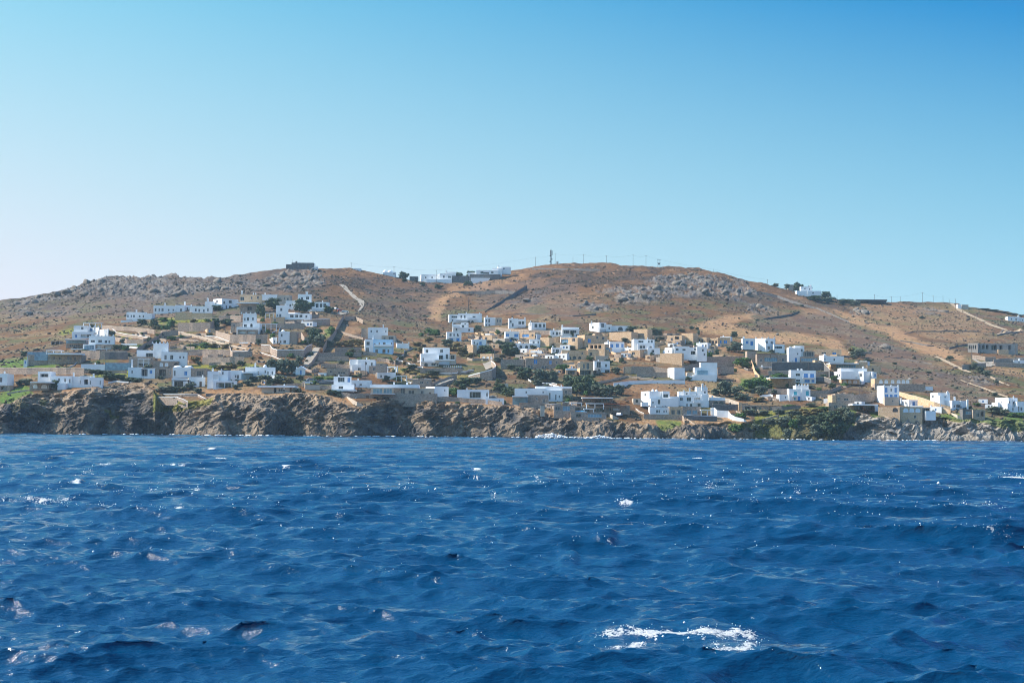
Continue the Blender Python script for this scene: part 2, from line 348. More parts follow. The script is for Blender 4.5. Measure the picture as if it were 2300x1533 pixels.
for pts, a, col in (([0,880, 60,865, 80,885, 40,905, 0,915], .9, GREEN), ([0,810, 60,800, 140,812, 140,826, 0,828], .9, GREEN), ([225,832, 292,828, 292,845, 200,845], .9, YGREEN), ([355,715, 490,712, 500,722, 360,730], .8, YGREEN),
                    ([340,722, 385,720, 380,750, 330,760, 0,760], 0, GREEN), ([420,775, 510,770, 520,782, 415,790], .85, YGREEN), ([410,820, 560,815, 590,825, 460,832], .85, YGREEN), ([345,880, 372,900, 480,900, 470,915, 400,928, 345,925], .8, YGREEN),
                    ([730,740, 752,735, 745,755, 728,755], .9, GREEN), ([1610,850, 1700,845, 1740,870, 1700,880, 1620,872], .0, GREEN), ([1660,850, 1735,848, 1735,875, 1665,878], .9, GREEN), ([1700,922, 1870,910, 1880,930, 1800,945, 1770,972, 1700,975, 1690,960], .75, YGREEN), ([1890,915, 1925,915, 1920,955, 1890,960], .85, GREEN),
                    ([1950,925, 1990,930, 1985,942, 1955,940], .8, GREEN), ([2100,932, 2160,930, 2200,945, 2300,930, 2300,965, 2240,955, 2120,945], .75, GREEN), ([1470,942, 1530,945, 1530,965, 1480,968], .85, GREEN), ([1630,955, 1710,952, 1720,962, 1640,965], .8, YGREEN), ([1910,775, 1945,785, 1940,800, 1915,795], .6, GREEN),
                    ([870,822, 1060,845, 1040,852, 900,838], .5, YGREEN), ([130,745, 170,735, 165,750, 140,755], .7, YGREEN), ([255,745, 300,750, 295,765, 260,760], .6, YGREEN), ([580,700, 640,715, 640,745, 590,735], 0, GREEN), ([700,845, 760,845, 760,855, 700,855], .7, GREEN), ([1860,880, 1900,880, 1900,890, 1860,890], 0, GREEN), ([90,900, 110,900, 105,915, 92,915], .6, GREEN), ([340,885, 356,885, 352,935, 335,930], .3, GREEN), ([1755,945, 1800,930, 1870,925, 1895,960, 1880,985, 1760,985], .85, (.045, .07, .024)), ([1690,958, 1760,945, 1770,985, 1690,985], .7, (.06, .085, .026)), ([20,912, 60,900, 70,915, 30,930], .5, YGREEN), ([235,918, 255,916, 255,926, 238,926], .8, YGREEN), ([245,930, 270,928, 268,940, 250,940], .8, YGREEN)):
    if a:
        q_ = a*poly_mask(pts, 3, 5)*(.6+.4*n3); C = lerp(C, col, q_); gm = np.maximum(gm, q_)
# bare rock
rc = lerp(np.zeros(U.shape + (3,)) + np.array(GREYD), GREY, smooth(.35, .7, n3*.6+n2*.4))
C = lerp(C, rc, ROCK*smooth(-.6, 1.2, rocky)*.9)
ck = lerp(np.zeros(U.shape + (3,)) + np.array((.046, .048, .053)), (.25, .19, .135), smooth(.38, .78, .5*(slab*.5+.5)+.5*n3))  # cliff shade painted as dark bluish rock, its lit parts as tan
pale = smooth(1880, 1930, U)  # this cliff faces the sun; its brightness is put into the colour
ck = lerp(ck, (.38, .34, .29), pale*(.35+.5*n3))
ck = lerp(ck, (.36, .24, .14), smooth(.66, .92, (Z/np.maximum(pc[:, 2], 3)[None])*.8 + .35*n2 - .05)*.6)  # sandy crest, with its warm sunlit highlight in the colour
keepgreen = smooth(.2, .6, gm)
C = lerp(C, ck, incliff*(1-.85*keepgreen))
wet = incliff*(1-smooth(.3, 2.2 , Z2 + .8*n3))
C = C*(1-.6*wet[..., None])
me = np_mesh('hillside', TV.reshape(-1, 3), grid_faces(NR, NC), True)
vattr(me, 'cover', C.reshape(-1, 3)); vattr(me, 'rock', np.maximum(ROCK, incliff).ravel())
m = bpy.data.materials.new('hillside'); m.use_nodes = True; n = m.node_tree.nodes; L = m.node_tree.links; b = n['Principled BSDF']
b.inputs['Roughness'].default_value = .95; b.inputs['Specular IOR Level'].default_value = .1
at = n.new('ShaderNodeAttribute'); at.attribute_name = 'cover'
geo = n.new('ShaderNodeNewGeometry')
def tex(sc, det, rg=.6):
    t = n.new('ShaderNodeTexNoise'); t.inputs['Scale'].default_value = sc; t.inputs['Detail'].default_value = det; t.inputs['Roughness'].default_value = rg
    L.new(geo.outputs['Position'], t.inputs['Vector']); return t.outputs[0]
t1 = tex(.55, 6, .7); mr = n.new('ShaderNodeMapRange'); mr.inputs[1].default_value = .3; mr.inputs[2].default_value = .7; mr.inputs[3].default_value = .5; mr.inputs[4].default_value = 1.5
L.new(t1, mr.inputs[0]); mx = n.new('ShaderNodeMix'); mx.data_type = 'RGBA'; mx.blend_type = 'MULTIPLY'; mx.inputs[0].default_value = 1
L.new(at.outputs['Color'], mx.inputs[6]); L.new(mr.outputs[0], mx.inputs[7]); L.new(mx.outputs[2], b.inputs['Base Color'])
t2 = tex(.8, 6, .65); bp = n.new('ShaderNodeBump'); bp.inputs['Strength'].default_value = .8; bp.inputs['Distance'].default_value = 1.0; L.new(t2, bp.inputs['Height']); L.new(bp.outputs[0], b.inputs['Normal'])
sm_ = np.ones((NR-1, NC-1), bool); sm_[:n_cl+4] = False; me.polygons.foreach_set('use_smooth', sm_.ravel())      # broken rock is angular
hill = link('hillside', me, None, [m]); tag(hill, 'brown scrub hillside with grey rock outcrops above dark sea cliffs', 'hillside', None, 'structure')
# ground height under a place, for things that stand on it
def ground(u, v):
    """the built surface at nominal photo position: returns xyz on the displaced mesh"""
    j = np.clip((u - us[0])/(us[-1]-us[0])*(NC-1), 0, NC-1.001)
    c, r = float(CLIFF(u)), float(RIDGE(u))
    if v <= c: i = n_cl + (c-v)/(c-r)*(n_up-1)
    else: i = n_cl*(1-(v-c)/(988-c))
    i = min(max(i, 0), n_cl+n_up-1.001); i0, j0 = int(i), int(j); fi, fj = i-i0, j-j0
    return ((1-fi)*(1-fj)*TV[i0, j0] + (1-fi)*fj*TV[i0, j0+1] + fi*(1-fj)*TV[i0+1, j0] + fi*fj*TV[i0+1, j0+1])
_gx = None
def ground_z(x, y):
    """height of the land at world (x, y)"""
    u = CU + x/y*F*(1/1.0)            # near enough: roll and pitch only move it by a few px
    for _ in range(2):
        rr = ray(u, 800.); u = u + (x/y - rr[0])*F
    j = int(round(np.clip((u - us[0])/(us[-1]-us[0])*(NC-1), 0, NC-1)))
    col = TV[n_cl:n_cl+n_up, j]
    return float(np.interp(y, col[:, 1], col[:, 2]))
# ================================================================== sea
def make_sea():
    nr, nc = 1150, 900
    d = 11*np.exp(np.linspace(0, math.log(760/11.), nr))
    th = np.linspace(-.62, .62, nc)
    y0 = d[:, None] + 0*th; x0 = d[:, None]*th
    sp = d*(math.log(760/11.)/nr)                          # sample spacing, metres
    r = np.random.default_rng(12)
    X_, Y_, Z_ = x0.copy(), y0.copy(), np.zeros_like(x0)
    jx = np.zeros_like(x0)
    N = 190
    lam = np.exp(r.uniform(math.log(.26), math.log(11), N)); lam[:4] = (17, 13, 10, 8)
    main = R(-100)                                         # the sea runs towards the camera and a little left
    for k in range(N):
        l = lam[k]; kk = 2*math.pi/l
        spread = .20 + .26*min(1, 1.0/l)
        a = main + r.normal(0, spread)
        amp = .0105*l**1.0 * (1.0 if l < 1.6 else (1.6/l)**.32) * r.uniform(.5, 1.2)
        ph = r.uniform(0, 6.283); dx, dy = math.cos(a), math.sin(a)
        keep = smooth(1.6, 3.2, l/sp)[:, None]
        if keep.max() <= 0: continue
        lim = int(np.argmax(keep[:, 0] <= 0)) or nr
        p = kk*(dx*x0[:lim] + dy*y0[:lim]) + ph + (1.1*vnoise(x0[:lim]/(l*2.3), y0[:lim]/(l*2.3), s=200+k) if l > 1.5 else 0)
        s, c = np.sin(p), np.cos(p); A = amp*keep[:lim]
        Z_[:lim] += A*s; X_[:lim] += A*dx*c*1.15; Y_[:lim] += A*dy*c*1.15
        jx[:lim] += A*kk*s
    a_, b_ = nr//6, nr//2                                     # bring the mean steepness to that of a fresh breeze
    sl_ = np.sqrt(np.mean(((Z_[a_+1:b_]-Z_[a_:b_-1])/(y0[a_+1:b_]-y0[a_:b_-1]))**2)); kq = .35/sl_
    Z_ *= kq; X_ = x0 + (X_-x0)*kq*.82; Y_ = y0 + (Y_-y0)*kq*.82; jx *= kq
    foam = np.zeros_like(x0)
    def px(u, v):                                          # a place on the water, from where the photo shows it
        rr = ray(u, v); t = -CAMH/rr[2]; return rr[0]*t, t
    # wave crests that break: (u, v, half width px, height m, length m (front), foam)
    W = [(1520, 1420, 200, .26, 1.6, 1.12), (1598, 1458, 44, .02, 2.0, 1.06), (1650, 1472, 48, .02, 2.2, 1.08), (1512, 1450, 28, .02, 1.6, 1.06), (1690, 1492, 26, .02, 1.6, 1.06), (1585, 1478, 22, .02, 1.4, 1.05), (1640, 1440, 70, .02, 1.8, 1.06), (1400, 1440, 60, .02, 1.4, 1.04), (300, 1152, 160, .38, 4.0, .62), (105, 1130, 60, .25, 4, .6), (400, 1146, 45, .25, 4, .7), (385, 1109, 55, .3, 5, .55), (640, 1165, 190, .35, 4, .12), (1765, 1137, 45, .3, 4.5, .95), (1095, 1056, 38, .4, 8, .95),
         (1395, 1137, 28, .25, 4, .8), (570, 1127, 18, .2, 3, .6), (395, 1049, 22, .4, 9, .8), (1320, 1078, 12, .3, 7, .7), (180, 1235, 28, .1, 3, .4), (1170, 1192, 90, .2, 3, .12), (2270, 1078, 34, .4, 7, .95), (2130, 1145, 45, .3, 4, .5), (2190, 1215, 90, .25, 3, .5),
         (1620, 1277, 45, .1, 2.5, .3), (960, 1425, 45, .12, 1.2, .35), (1070, 1450, 35, .1, 1.0, .4), (2290, 1272, 40, .2, 3, .5), (1590, 1098, 20, .25, 6, .6), (2040, 1060, 20, .3, 8, .5), (800, 1270, 120, .1, 2.5, .0), (700, 1480, 200, .14, 1.6, .05), (180, 1470, 120, .12, 1.5, 0.03), (2100, 1450, 220, .2, 1.7, .0), (1780, 1330, 200, .18, 2.3, .0), (480, 1010, 22, .4, 14, .8), (120, 1022, 40, .3, 12, .7), (700, 1078, 30, .3, 7, .5), (1360, 1207, 26, .15, 3, .5), (1275, 1268, 22, .12, 2.5, .4), (1000, 1040, 24, .3, 9, .5), (1210, 1090, 26, .3, 6, .3), (930, 1092, 30, .3, 6, .35), (170, 1088, 16, .3, 6, .8), (1920, 1110, 60, .3, 5, .15), (2220, 1150, 30, .3, 4, .5), (60, 1185, 50, .15, 3.5, .4)]
    rs = np.random.default_rng(5)
    for _ in range(120):
        v = 995 + rs.random()**1.6*150
        W.append((rs.uniform(0, 2300), v, rs.uniform(5, 18), .05, 3.0*100/(v-955)+1.5, rs.uniform(.35, .8)))
    cx_, cy_ = px(1540, 1430); hx = 260/F*cy_               # the big breaker smooths the chop in front of it
    cm = np.exp(-((x0-cx_)/hx)**4)*np.exp(-((y0-cy_+.9)/2.1)**4); Z_ *= 1-.72*cm; X_ = x0 + (X_-x0)*(1-.6*cm); Y_ = y0 + (Y_-y0)*(1-.6*cm)
    for (u, v, hw, hh, ln, fo) in W:
        if .6 <= fo < 1: fo *= 1.45
        cx_, cy_ = px(u, v); hx = hw/F*cy_
        i0 = max(0, np.searchsorted(d, cy_-4*ln)); i1 = min(nr, np.searchsorted(d, cy_+4*ln)+1)
        if i1-i0 < 2: continue
        hh = hh*min(1, 45/cy_)
        xs, ys = x0[i0:i1], y0[i0:i1]
        bend = .25*ln*vnoise(xs/(hx*.5+.3), ys*0, s=int(u)) + .15*ln*((xs-cx_)/hx)**2
        q = (ys - cy_ - bend)/ln; e = np.exp(-((xs-cx_)/hx)**4*.9 )
        prof = np.where(q < 0, np.exp(-(q*2.6)**2), np.exp(-(q*1.15)**2))
        Z_[i0:i1] += hh*e*prof*(1 + .2*vnoise(xs/(.2*hx+.2), ys/ln*2, s=int(v)))
        Y_[i0:i1] -= .55*hh*e*prof*np.where(np.abs(q) < 1.5, 1, 0.6)
        if fo > 0:
            br = fbm(xs/(.06*hx+.06), ys/(.35*ln)*2, o=3, s=int(u+v))
            fq = np.exp(-((q+.17)/.24)**2)*1.05 + .5*np.exp(-((q+.55)/.35)**2)*smooth(-.2, .6, (xs-cx_)/hx)
            foam[i0:i1] = np.maximum(foam[i0:i1], 1.1*fo*e*fq*(.95 + .4*br))
    steep = smooth(.42, .7, jx)                            # small breaking crests
    foam = np.maximum(foam, .55*steep*smooth(25, 60, y0))
    Vs = np.stack([X_, Y_, Z_], -1).reshape(-1, 3)
    global SEA_PTS; SEA_PTS = (Vs, foam.ravel(), steep.ravel(), y0.ravel())
    me = np_mesh('sea', Vs, grid_faces(nr, nc), True)
    vattr(me, 'foam', foam.ravel())
    m = bpy.data.materials.new('sea_water'); m.use_nodes = True; n = m.node_tree.nodes; L = m.node_tree.links; b = n['Principled BSDF']
    b.inputs['Base Color'].default_value = (.0003, .035, .092, 1); b.inputs['Roughness'].default_value = .07; b.inputs['IOR'].default_value = 1.333
    geo = n.new('ShaderNodeNewGeometry')
    def tx(sc, det, rg, sx=1, sy=1):
        mp = n.new('ShaderNodeMapping'); mp.inputs['Scale'].default_value = (sx, sy, 1); L.new(geo.outputs['Position'], mp.inputs[0])
        t = n.new('ShaderNodeTexNoise'); t.inputs['Scale'].default_value = sc; t.inputs['Detail'].default_value = det; t.inputs['Roughness'].default_value = rg
        L.new(mp.outputs[0], t.inputs['Vector']); return t.outputs[0]
    def rid(sc, sx, sy, dist):
        mp = n.new('ShaderNodeMapping'); mp.inputs['Scale'].default_value = (sx, sy, 1); mp.inputs['Rotation'].default_value = (0, 0, .12); L.new(geo.outputs['Position'], mp.inputs[0])
        t = n.new('ShaderNodeTexNoise'); t.noise_type = 'RIDGED_MULTIFRACTAL'; t.inputs['Scale'].default_value = sc; t.inputs['Detail'].default_value = 4; t.inputs['Roughness'].default_value = .55; t.inputs['Distortion'].default_value = dist
        L.new(mp.outputs[0], t.inputs['Vector']); return t.outputs[0]
    a1 = rid(.9, .6, 1.25, .35)
    bp = n.new('ShaderNodeBump'); bp.inputs['Strength'].default_value = .9; bp.inputs['Distance'].default_value = .22; L.new(a1, bp.inputs['Height'])
    a0 = rid(.24, .55, 1.3, .4)
    bp0 = n.new('ShaderNodeBump'); bp0.inputs['Strength'].default_value = .6; bp0.inputs['Distance'].default_value = .35; L.new(a0, bp0.inputs['Height']); L.new(bp0.outputs[0], bp.inputs['Normal'])
    a2 = tx(4, 4, .6, .55, 1.35)
    bp2 = n.new('ShaderNodeBump'); bp2.inputs['Strength'].default_value = .5; bp2.inputs['Distance'].default_value = .17; L.new(a2, bp2.inputs['Height']); L.new(bp.outputs[0], bp2.inputs['Normal'])
    L.new(bp2.outputs[0], b.inputs['Normal'])
    fa = n.new('ShaderNodeAttribute'); fa.attribute_name = 'foam'
    fA = tx(2.6, 3, .6); fB = tx(13, 4, .7)
    fm = n.new('ShaderNodeMath'); fm.operation = 'MULTIPLY_ADD'; L.new(fA, fm.inputs[0]); fm.inputs[1].default_value = 1.9; fm2 = n.new('ShaderNodeMath'); fm2.operation = 'MULTIPLY'; L.new(fB, fm2.inputs[0]); fm2.inputs[1].default_value = 2.1; L.new(fm2.outputs[0], fm.inputs[2]); f1 = fm.outputs[0]
    ad = n.new('ShaderNodeMath'); ad.operation = 'MULTIPLY_ADD'; L.new(f1, ad.inputs[0]); ad.inputs[1].default_value = 1.0; L.new(fa.outputs['Fac'], ad.inputs[2])
    mr = n.new('ShaderNodeMapRange'); mr.inputs[1].default_value = 2.86; mr.inputs[2].default_value = 3.12; L.new(ad.outputs[0], mr.inputs[0])
    gt = n.new('ShaderNodeMapRange'); gt.inputs[1].default_value = .04; gt.inputs[2].default_value = .3; L.new(fa.outputs['Fac'], gt.inputs[0])
    mu = n.new('ShaderNodeMath'); mu.operation = 'MULTIPLY'; L.new(mr.outputs[0], mu.inputs[0]); L.new(gt.outputs[0], mu.inputs[1])
    fb = n.new('ShaderNodeBsdfPrincipled'); fb.inputs['Base Color'].default_value = (.82, .82, .80, 1); fb.inputs['Roughness'].default_value = .6
    fbp = n.new('ShaderNodeBump'); fbp.inputs['Strength'].default_value = 1; fbp.inputs['Distance'].default_value = .12; L.new(f1, fbp.inputs['Height']); L.new(fbp.outputs[0], fb.inputs['Normal'])
    ms = n.new('ShaderNodeMixShader'); L.new(mu.outputs[0], ms.inputs[0]); L.new(b.outputs[0], ms.inputs[1]); L.new(fb.outputs[0], ms.inputs[2])
    L.new(ms.outputs[0], n['Material Output'].inputs['Surface'])
    o = link('sea', me, None, [m]); tag(o, 'choppy deep blue sea with small white crests', 'sea', None, 'structure')
    # the sea beyond the detailed part, out to the horizon
    mb = MB(); mb.face([(-2600, -60, -1.6), (2600, -60, -1.6), (2600, 3200, -1.6), (-2600, 3200, -1.6)])
    o2 = mb.build('open_water', m); tag(o2, 'open blue sea reaching round the headland', 'sea', None, 'structure')
    me2 = o2.data; vattr(me2, 'foam', np.zeros(4))
make_sea()
def make_spray():
    V, fo, st, yy = SEA_PTS; r = np.random.default_rng(8)
    w_ = np.where((yy > 19) & (yy < 130), (fo > .12)*fo*yy**2 + .0007*st*yy**2, 0.); w_ *= np.where(yy < 34, 5, 1); w_ /= w_.sum()
    k = r.choice(len(V), 2300, p=w_); c = V[k] + np.stack([r.normal(0, .05, len(k)), r.normal(-.04, .08, len(k)), np.abs(r.normal(0, .05, len(k)))+.01], 1)*(yy[k]/40)[:, None]
    s = np.exp(r.normal(0, .45, len(k)))*.0125*(yy[k]/40)**.8
    O = np.array([(1, 0, 0), (-1, 0, 0), (0, 1, 0), (0, -1, 0), (0, 0, 1), (0, 0, -1)], float); Fo = np.array([(0, 2, 4), (2, 1, 4), (1, 3, 4), (3, 0, 4), (2, 0, 5), (1, 2, 5), (3, 1, 5), (0, 3, 5)])
    VV = (c[:, None] + O[None]*s[:, None, None]).reshape(-1, 3); FF = (Fo[None] + (np.arange(len(k))*6)[:, None, None]).reshape(-1, 3)
    o = link('spray', np_mesh('spray', VV, FF, True), None, [mat('spray_sparkle_drops', (.85, .86, .86), .4, .5)]); tag(o, 'white drops of spray and stand-in sparkles on the breaking wave crests', 'spray', None, 'stuff')  # the drops serve as spray and also as painted sun sparkles
make_spray()
# ================================================================== materials of the built things
WHITE = mat('whitewash', (.87, .86, .84), .85, .2, var=(.78, .77, .74), scale=.5, c0=.4, c1=.75, bump=.12, bscale=2)
CREAM = mat('beige_plaster', (.56, .47, .37), .85, .2, var=(.47, .38, .29), scale=.5)
STONE = mat('grey_brown_stone', (.35, .255, .19), .9, .15, var=(.52, .40, .305), scale=1.1, detail=6, bump=.9, bscale=2.2, second=((.17, .14, .115), 2.6, .50, .66), vec=(1, 1, 1.8))
TAN = mat('ochre_stone', (.60, .385, .215), .9, .15, var=(.72, .52, .335), scale=.9, detail=6, bump=.8, bscale=2.4, second=((.36, .22, .12), 2.4, .52, .68), vec=(1, 1, 1.6))
DARK = mat('dark_stone', (.115, .11, .11), .9, .15, var=(.19, .175, .16), scale=1.0, detail=6, bump=.8, bscale=2.2)
PALEB = mat('pale_blue_plaster', (.50, .70, .84), .85, .2, var=(.42, .63, .80), scale=.4)
GLASS = mat('window_glass', (.030, .040, .050), .12, .5)
GLAZE = mat('bluish_glazing', (.20, .36, .46), .15, .5, var=(.10, .2, .28), scale=.8)
BLUE = mat('blue_paint', (.07, .28, .62), .5, .35, var=(.05, .2, .5), scale=1.5)
TEAL = mat('turquoise_paint', (.06, .42, .50), .5, .35)
WOOD = mat('brown_wood', (.14, .085, .05), .7, .25, var=(.21, .13, .08), scale=2)
PALEW = mat('pale_frame', (.66, .65, .62), .7, .3)
METAL = mat('dark_metal', (.06, .065, .07), .5, .4)
CONC = mat('raw_concrete', (.40, .36, .31), .95, .15, var=(.31, .28, .25), scale=.6, bump=.3)
PAVE = mat('concrete_paving', (.33, .28, .22), .95, .1, var=(.26, .22, .175), scale=.25, bump=.3, bscale=1)
DUSTY = mat('dusty_track', (.42, .31, .20), .95, .1, var=(.33, .24, .15), scale=.2, bump=.3, bscale=1)
RED = mat('red_awning', (.50, .13, .07), .8, .2)
ORANGE = mat('terracotta_panel', (.42, .17, .07), .8, .2)
CLOTH = mat('white_canvas', (.74, .73, .70), .85, .15)
THATCH = mat('reed_thatch', (.20, .155, .11), .95, .1, var=(.28, .22, .16), scale=2)
LAWN = mat('clipped_hedge', (.05, .10, .02), .9, .1, var=(.09, .14, .03), scale=1.5, bump=.8)
MATS = dict(W=WHITE, L=CREAM, S=STONE, T=TAN, D=DARK, P=PALEB, C=CONC, G=GLAZE)
MNAME = dict(W='white_wall', L='beige_wall', S='stone_wall_block', T='ochre_stone_block', D='dark_stone_block', P='pale_blue_wall', C='concrete_block', G='glazed_block')
# ------------------------------------------------------------------ faces with real openings
def facade(mb, K, e, W_, z0, z1, holes, inw, m=0):
    """vertical wall face from plan point K along e; holes = (a0, a1, z0, z1, recess)"""
    xs = sorted({0., W_} | {h[0] for h in holes} | {h[1] for h in holes}); zs = sorted({z0, z1} | {h[2] for h in holes} | {h[3] for h in holes})
    pt = lambda a, z, d=0: (K[0]+e[0]*a+inw[0]*d, K[1]+e[1]*a+inw[1]*d, z)
    for i in range(len(xs)-1):
        for j in range(len(zs)-1):
            ca, cz = (xs[i]+xs[i+1])/2, (zs[j]+zs[j+1])/2
            if any(h[0] < ca < h[1] and h[2] < cz < h[3] for h in holes): continue
            mb.face([pt(xs[i], zs[j]), pt(xs[i+1], zs[j]), pt(xs[i+1], zs[j+1]), pt(xs[i], zs[j+1])], m)
    for a0, a1, b0, b1, r in holes:
        mb.face([pt(a0, b0), pt(a0, b1), pt(a0, b1, r), pt(a0, b0, r)], m); mb.face([pt(a1, b0), pt(a1, b0, r), pt(a1, b1, r), pt(a1, b1)], m)
        mb.face([pt(a0, b1), pt(a1, b1), pt(a1, b1, r), pt(a0, b1, r)], m); mb.face([pt(a0, b0), pt(a0, b0, r), pt(a1, b0, r), pt(a1, b0)], m)
WT = {'w': ('window', GLASS, .22), 'b': ('blue_window', BLUE, .16), 'g': ('glazing', GLAZE, .3), 'd': ('door', WOOD, .2), 'e': ('blue_door', BLUE, .2), 't': ('turquoise_window', TEAL, .16),
      'o': ('veranda_opening', GLASS, 2.4), 'l': ('white_door', PALEW, .3), 'a': ('arched_window', GLASS, .4), 'A': ('white_door_or_lit_arch', WHITE, .14), 's': ('shutter', PALEW, .12)}  # the white arch pane also stands for arches that are only sunlit
S_ = 400/1533.
class Crop:
    def __init__(s, u, v): s.u, s.v = u, v
    def __call__(s, x, y): return s.u + x*S_, s.v + y*S_
C1, C2, C3, C4, C5, C6, C7 = Crop(0, 600), Crop(350, 580), Crop(700, 580), Crop(1000, 600), Crop(1300, 600), Crop(1600, 600), Crop(1900, 600)
def plan(u):                                               # plan direction of a photo column (near the land's height)
    r = ray(u, 800.); return r[0], r[1]
def hit(u, K, e):
    """distance along the plan line K + a*e met by photo column u"""
    rx, ry = plan(u); den = e[0]*ry - e[1]*rx
    return (K[1]*rx - K[0]*ry)/den
def zat(u, v, D): return float(ray(u, v)[2]*D + CAMH)
def pxm(D): return D/F                                     # metres per photo pixel
def make_box(root, cr, tok, holes_spec, Dbase, idx):
    mk = tok[0]; x0, y0, x1, y1 = [float(t) for t in tok[1:5]]; op = {}
    for t in tok[5:]: op[t[0]] = float(t[1:]) if len(t) > 1 else 1
    u0, v0 = cr(x0, y0); u1, v1 = cr(x1, y1); ul = cr(op['l'], 0)[0] if 'l' in op else u0
    D = Dbase + op.get('s', 0) - .07*idx
    dep = op.get('d', 6.5)
    if 'l' in op:
        rx, ry = plan(ul); K = (rx/ry*D, D); wl = (ul-u0)*pxm(D)
        th = math.asin(min(.72, max(.12, wl/max(dep, 4))))
    else:
        th = R(op.get('y', 0)); rx, ry = plan(u0); K = (rx/ry*D, D)
    e = (math.cos(th), math.sin(th)); f = (-math.sin(th), math.cos(th))
    W_ = hit(u1, K, e)
    if 'l' in op: dep = max(3., hit(u0, K, f))
    vt, vb = v0, v1
    uc = (ul+u1)/2
    zt = zat(uc, vt, D); zb = zat(uc, vb, D) - op.get('b', 2.5)
    fronts, lefts, parts = [], [], []
    for h in holes_spec:
        k = h[0]; cx, cy = float(h[1]), float(h[2]); w_, h_ = (float(h[3]), float(h[4])) if len(h) > 4 else (18, 23)
        ua, va = cr(cx-w_/2, cy-h_/2); ub, vb_ = cr(cx+w_/2, cy+h_/2)
        left = 'l' in op and cr(cx, 0)[0] < ul
        nm, mt, rec = WT[k]
        if left:
            a1, a0 = hit(ua, K, f), hit(ub, K, f); a0, a1 = dep-a1, dep-a0
            Dh = D + f[1]*dep/2
        else:
            a0, a1 = hit(ua, K, e), hit(ub, K, e); Dh = D + e[1]*(a0+a1)/2
        lim = dep if left else W_
        a0, a1 = max(a0, .12), min(a1, lim-.12)
        z1_, z0_ = zat((ua+ub)/2, va, Dh), zat((ua+ub)/2, vb_, Dh)
        z1_ = min(z1_, zt-.3)
        if a1-a0 < .15 or z1_-z0_ < .15: continue
        rec = min(rec, dep*.6)
        (lefts if left else fronts).append((a0, a1, z0_, z1_, rec)); parts.append((left, a0, a1, z0_, z1_, rec, nm, mt, k))
    mb = MB(); n_in = f
    facade(mb, K, e, W_, zb, zt, fronts, f)
    B_ = (K[0]+e[0]*W_, K[1]+e[1]*W_); Cc = (B_[0]+f[0]*dep, B_[1]+f[1]*dep); Dd = (K[0]+f[0]*dep, K[1]+f[1]*dep)
    facade(mb, Dd, (-f[0], -f[1]), dep, zb, zt, lefts, e)
    facade(mb, B_, f, dep, zb, zt, [], (-e[0], -e[1])); facade(mb, Cc, (-e[0], -e[1]), W_, zb, zt, [], (-f[0], -f[1]))
    o4 = [K, B_, Cc, Dd]; t_ = min(.3, W_*.2, dep*.2)
    ci = [(K[0]+e[0]*t_+f[0]*t_, K[1]+e[1]*t_+f[1]*t_), (B_[0]-e[0]*t_+f[0]*t_, B_[1]-e[1]*t_+f[1]*t_), (Cc[0]-e[0]*t_-f[0]*t_, Cc[1]-e[1]*t_-f[1]*t_), (Dd[0]+e[0]*t_-f[0]*t_, Dd[1]+e[1]*t_-f[1]*t_)]
    for i in range(4):
        j = (i+1) % 4
        mb.face([(*o4[i], zt), (*o4[j], zt), (*ci[j], zt), (*ci[i], zt)]); mb.face([(*ci[i], zt), (*ci[j], zt), (*ci[j], zt-.35), (*ci[i], zt-.35)])
    wm = MATS[mk]
    for (left, a0, a1, z0_, z1_, rec, nm, mt, k) in parts:       # arch heads: the corners above the springing
        if k in 'aA':
            KK, ee, ii = (Dd, (-f[0], -f[1]), e) if left else (K, e, f)
            r = (a1-a0)/2; am = (a0+a1)/2; zs_ = z1_-min(r, z1_-z0_); rr_ = z1_-zs_
            pt = lambda a, z: (KK[0]+ee[0]*a+ii[0]*.003, KK[1]+ee[1]*a+ii[1]*.003, z)
            for sg in (-1, 1):
                arc = [(am+sg*r*math.cos(t), zs_+rr_*math.sin(t)) for t in [i*math.pi/2/6 for i in range(7)]]
                for q in range(6):
                    tri = [pt(am+sg*r, z1_), pt(*arc[q]), pt(*arc[q+1])]; mb.face(tri if sg < 0 else tri[::-1])
    o = mb.build(MNAME[mk], wm, root)
    rf = MB(); rf.face([(*ci[i], zt-.35) for i in range(4)]); rf.build('flat_roof', wm if mk in 'WLP' else PAVE, root)
    for (left, a0, a1, z0_, z1_, rec, nm, mt, k) in parts:
        KK, ee, ii = (Dd, (-f[0], -f[1]), e) if left else (K, e, f)
        q = MB(); pt = lambda a, z, d: (KK[0]+ee[0]*a+ii[0]*d, KK[1]+ee[1]*a+ii[1]*d, z)
        g = .003; a0, a1, z0_, z1_ = a0+g, a1-g, z0_+g, z1_-g; d0 = rec-.05
        q.hexa([pt(a0, z0_, d0), pt(a1, z0_, d0), pt(a1, z1_, d0), pt(a0, z1_, d0)], [pt(a0, z0_, rec+.02), pt(a1, z0_, rec+.02), pt(a1, z1_, rec+.02), pt(a0, z1_, rec+.02)], 0)
        fr = .07; fd = d0-.04
        segs = [(a0, a0+fr, z0_, z1_), (a1-fr, a1, z0_, z1_), (a0+fr, a1-fr, z1_-fr, z1_), (a0+fr, a1-fr, z0_, z0_+fr)]
        nmull = max(1, int((a1-a0)/1.3))
        for i in range(1, nmull+1):
            am = a0 + (a1-a0)*i/(nmull+1); segs.append((am-.035, am+.035, z0_+fr, z1_-fr))
        for b0, b1, c0, c1 in segs:
            q.hexa([pt(b0, c0, fd), pt(b1, c0, fd), pt(b1, c1, fd), pt(b0, c1, fd)], [pt(b0, c0, d0-.004), pt(b1, c0, d0-.004), pt(b1, c1, d0-.004), pt(b0, c1, d0-.004)], 1)
        q.build(nm, [mt, PALEW if k in 'wgobA' else mt], root)
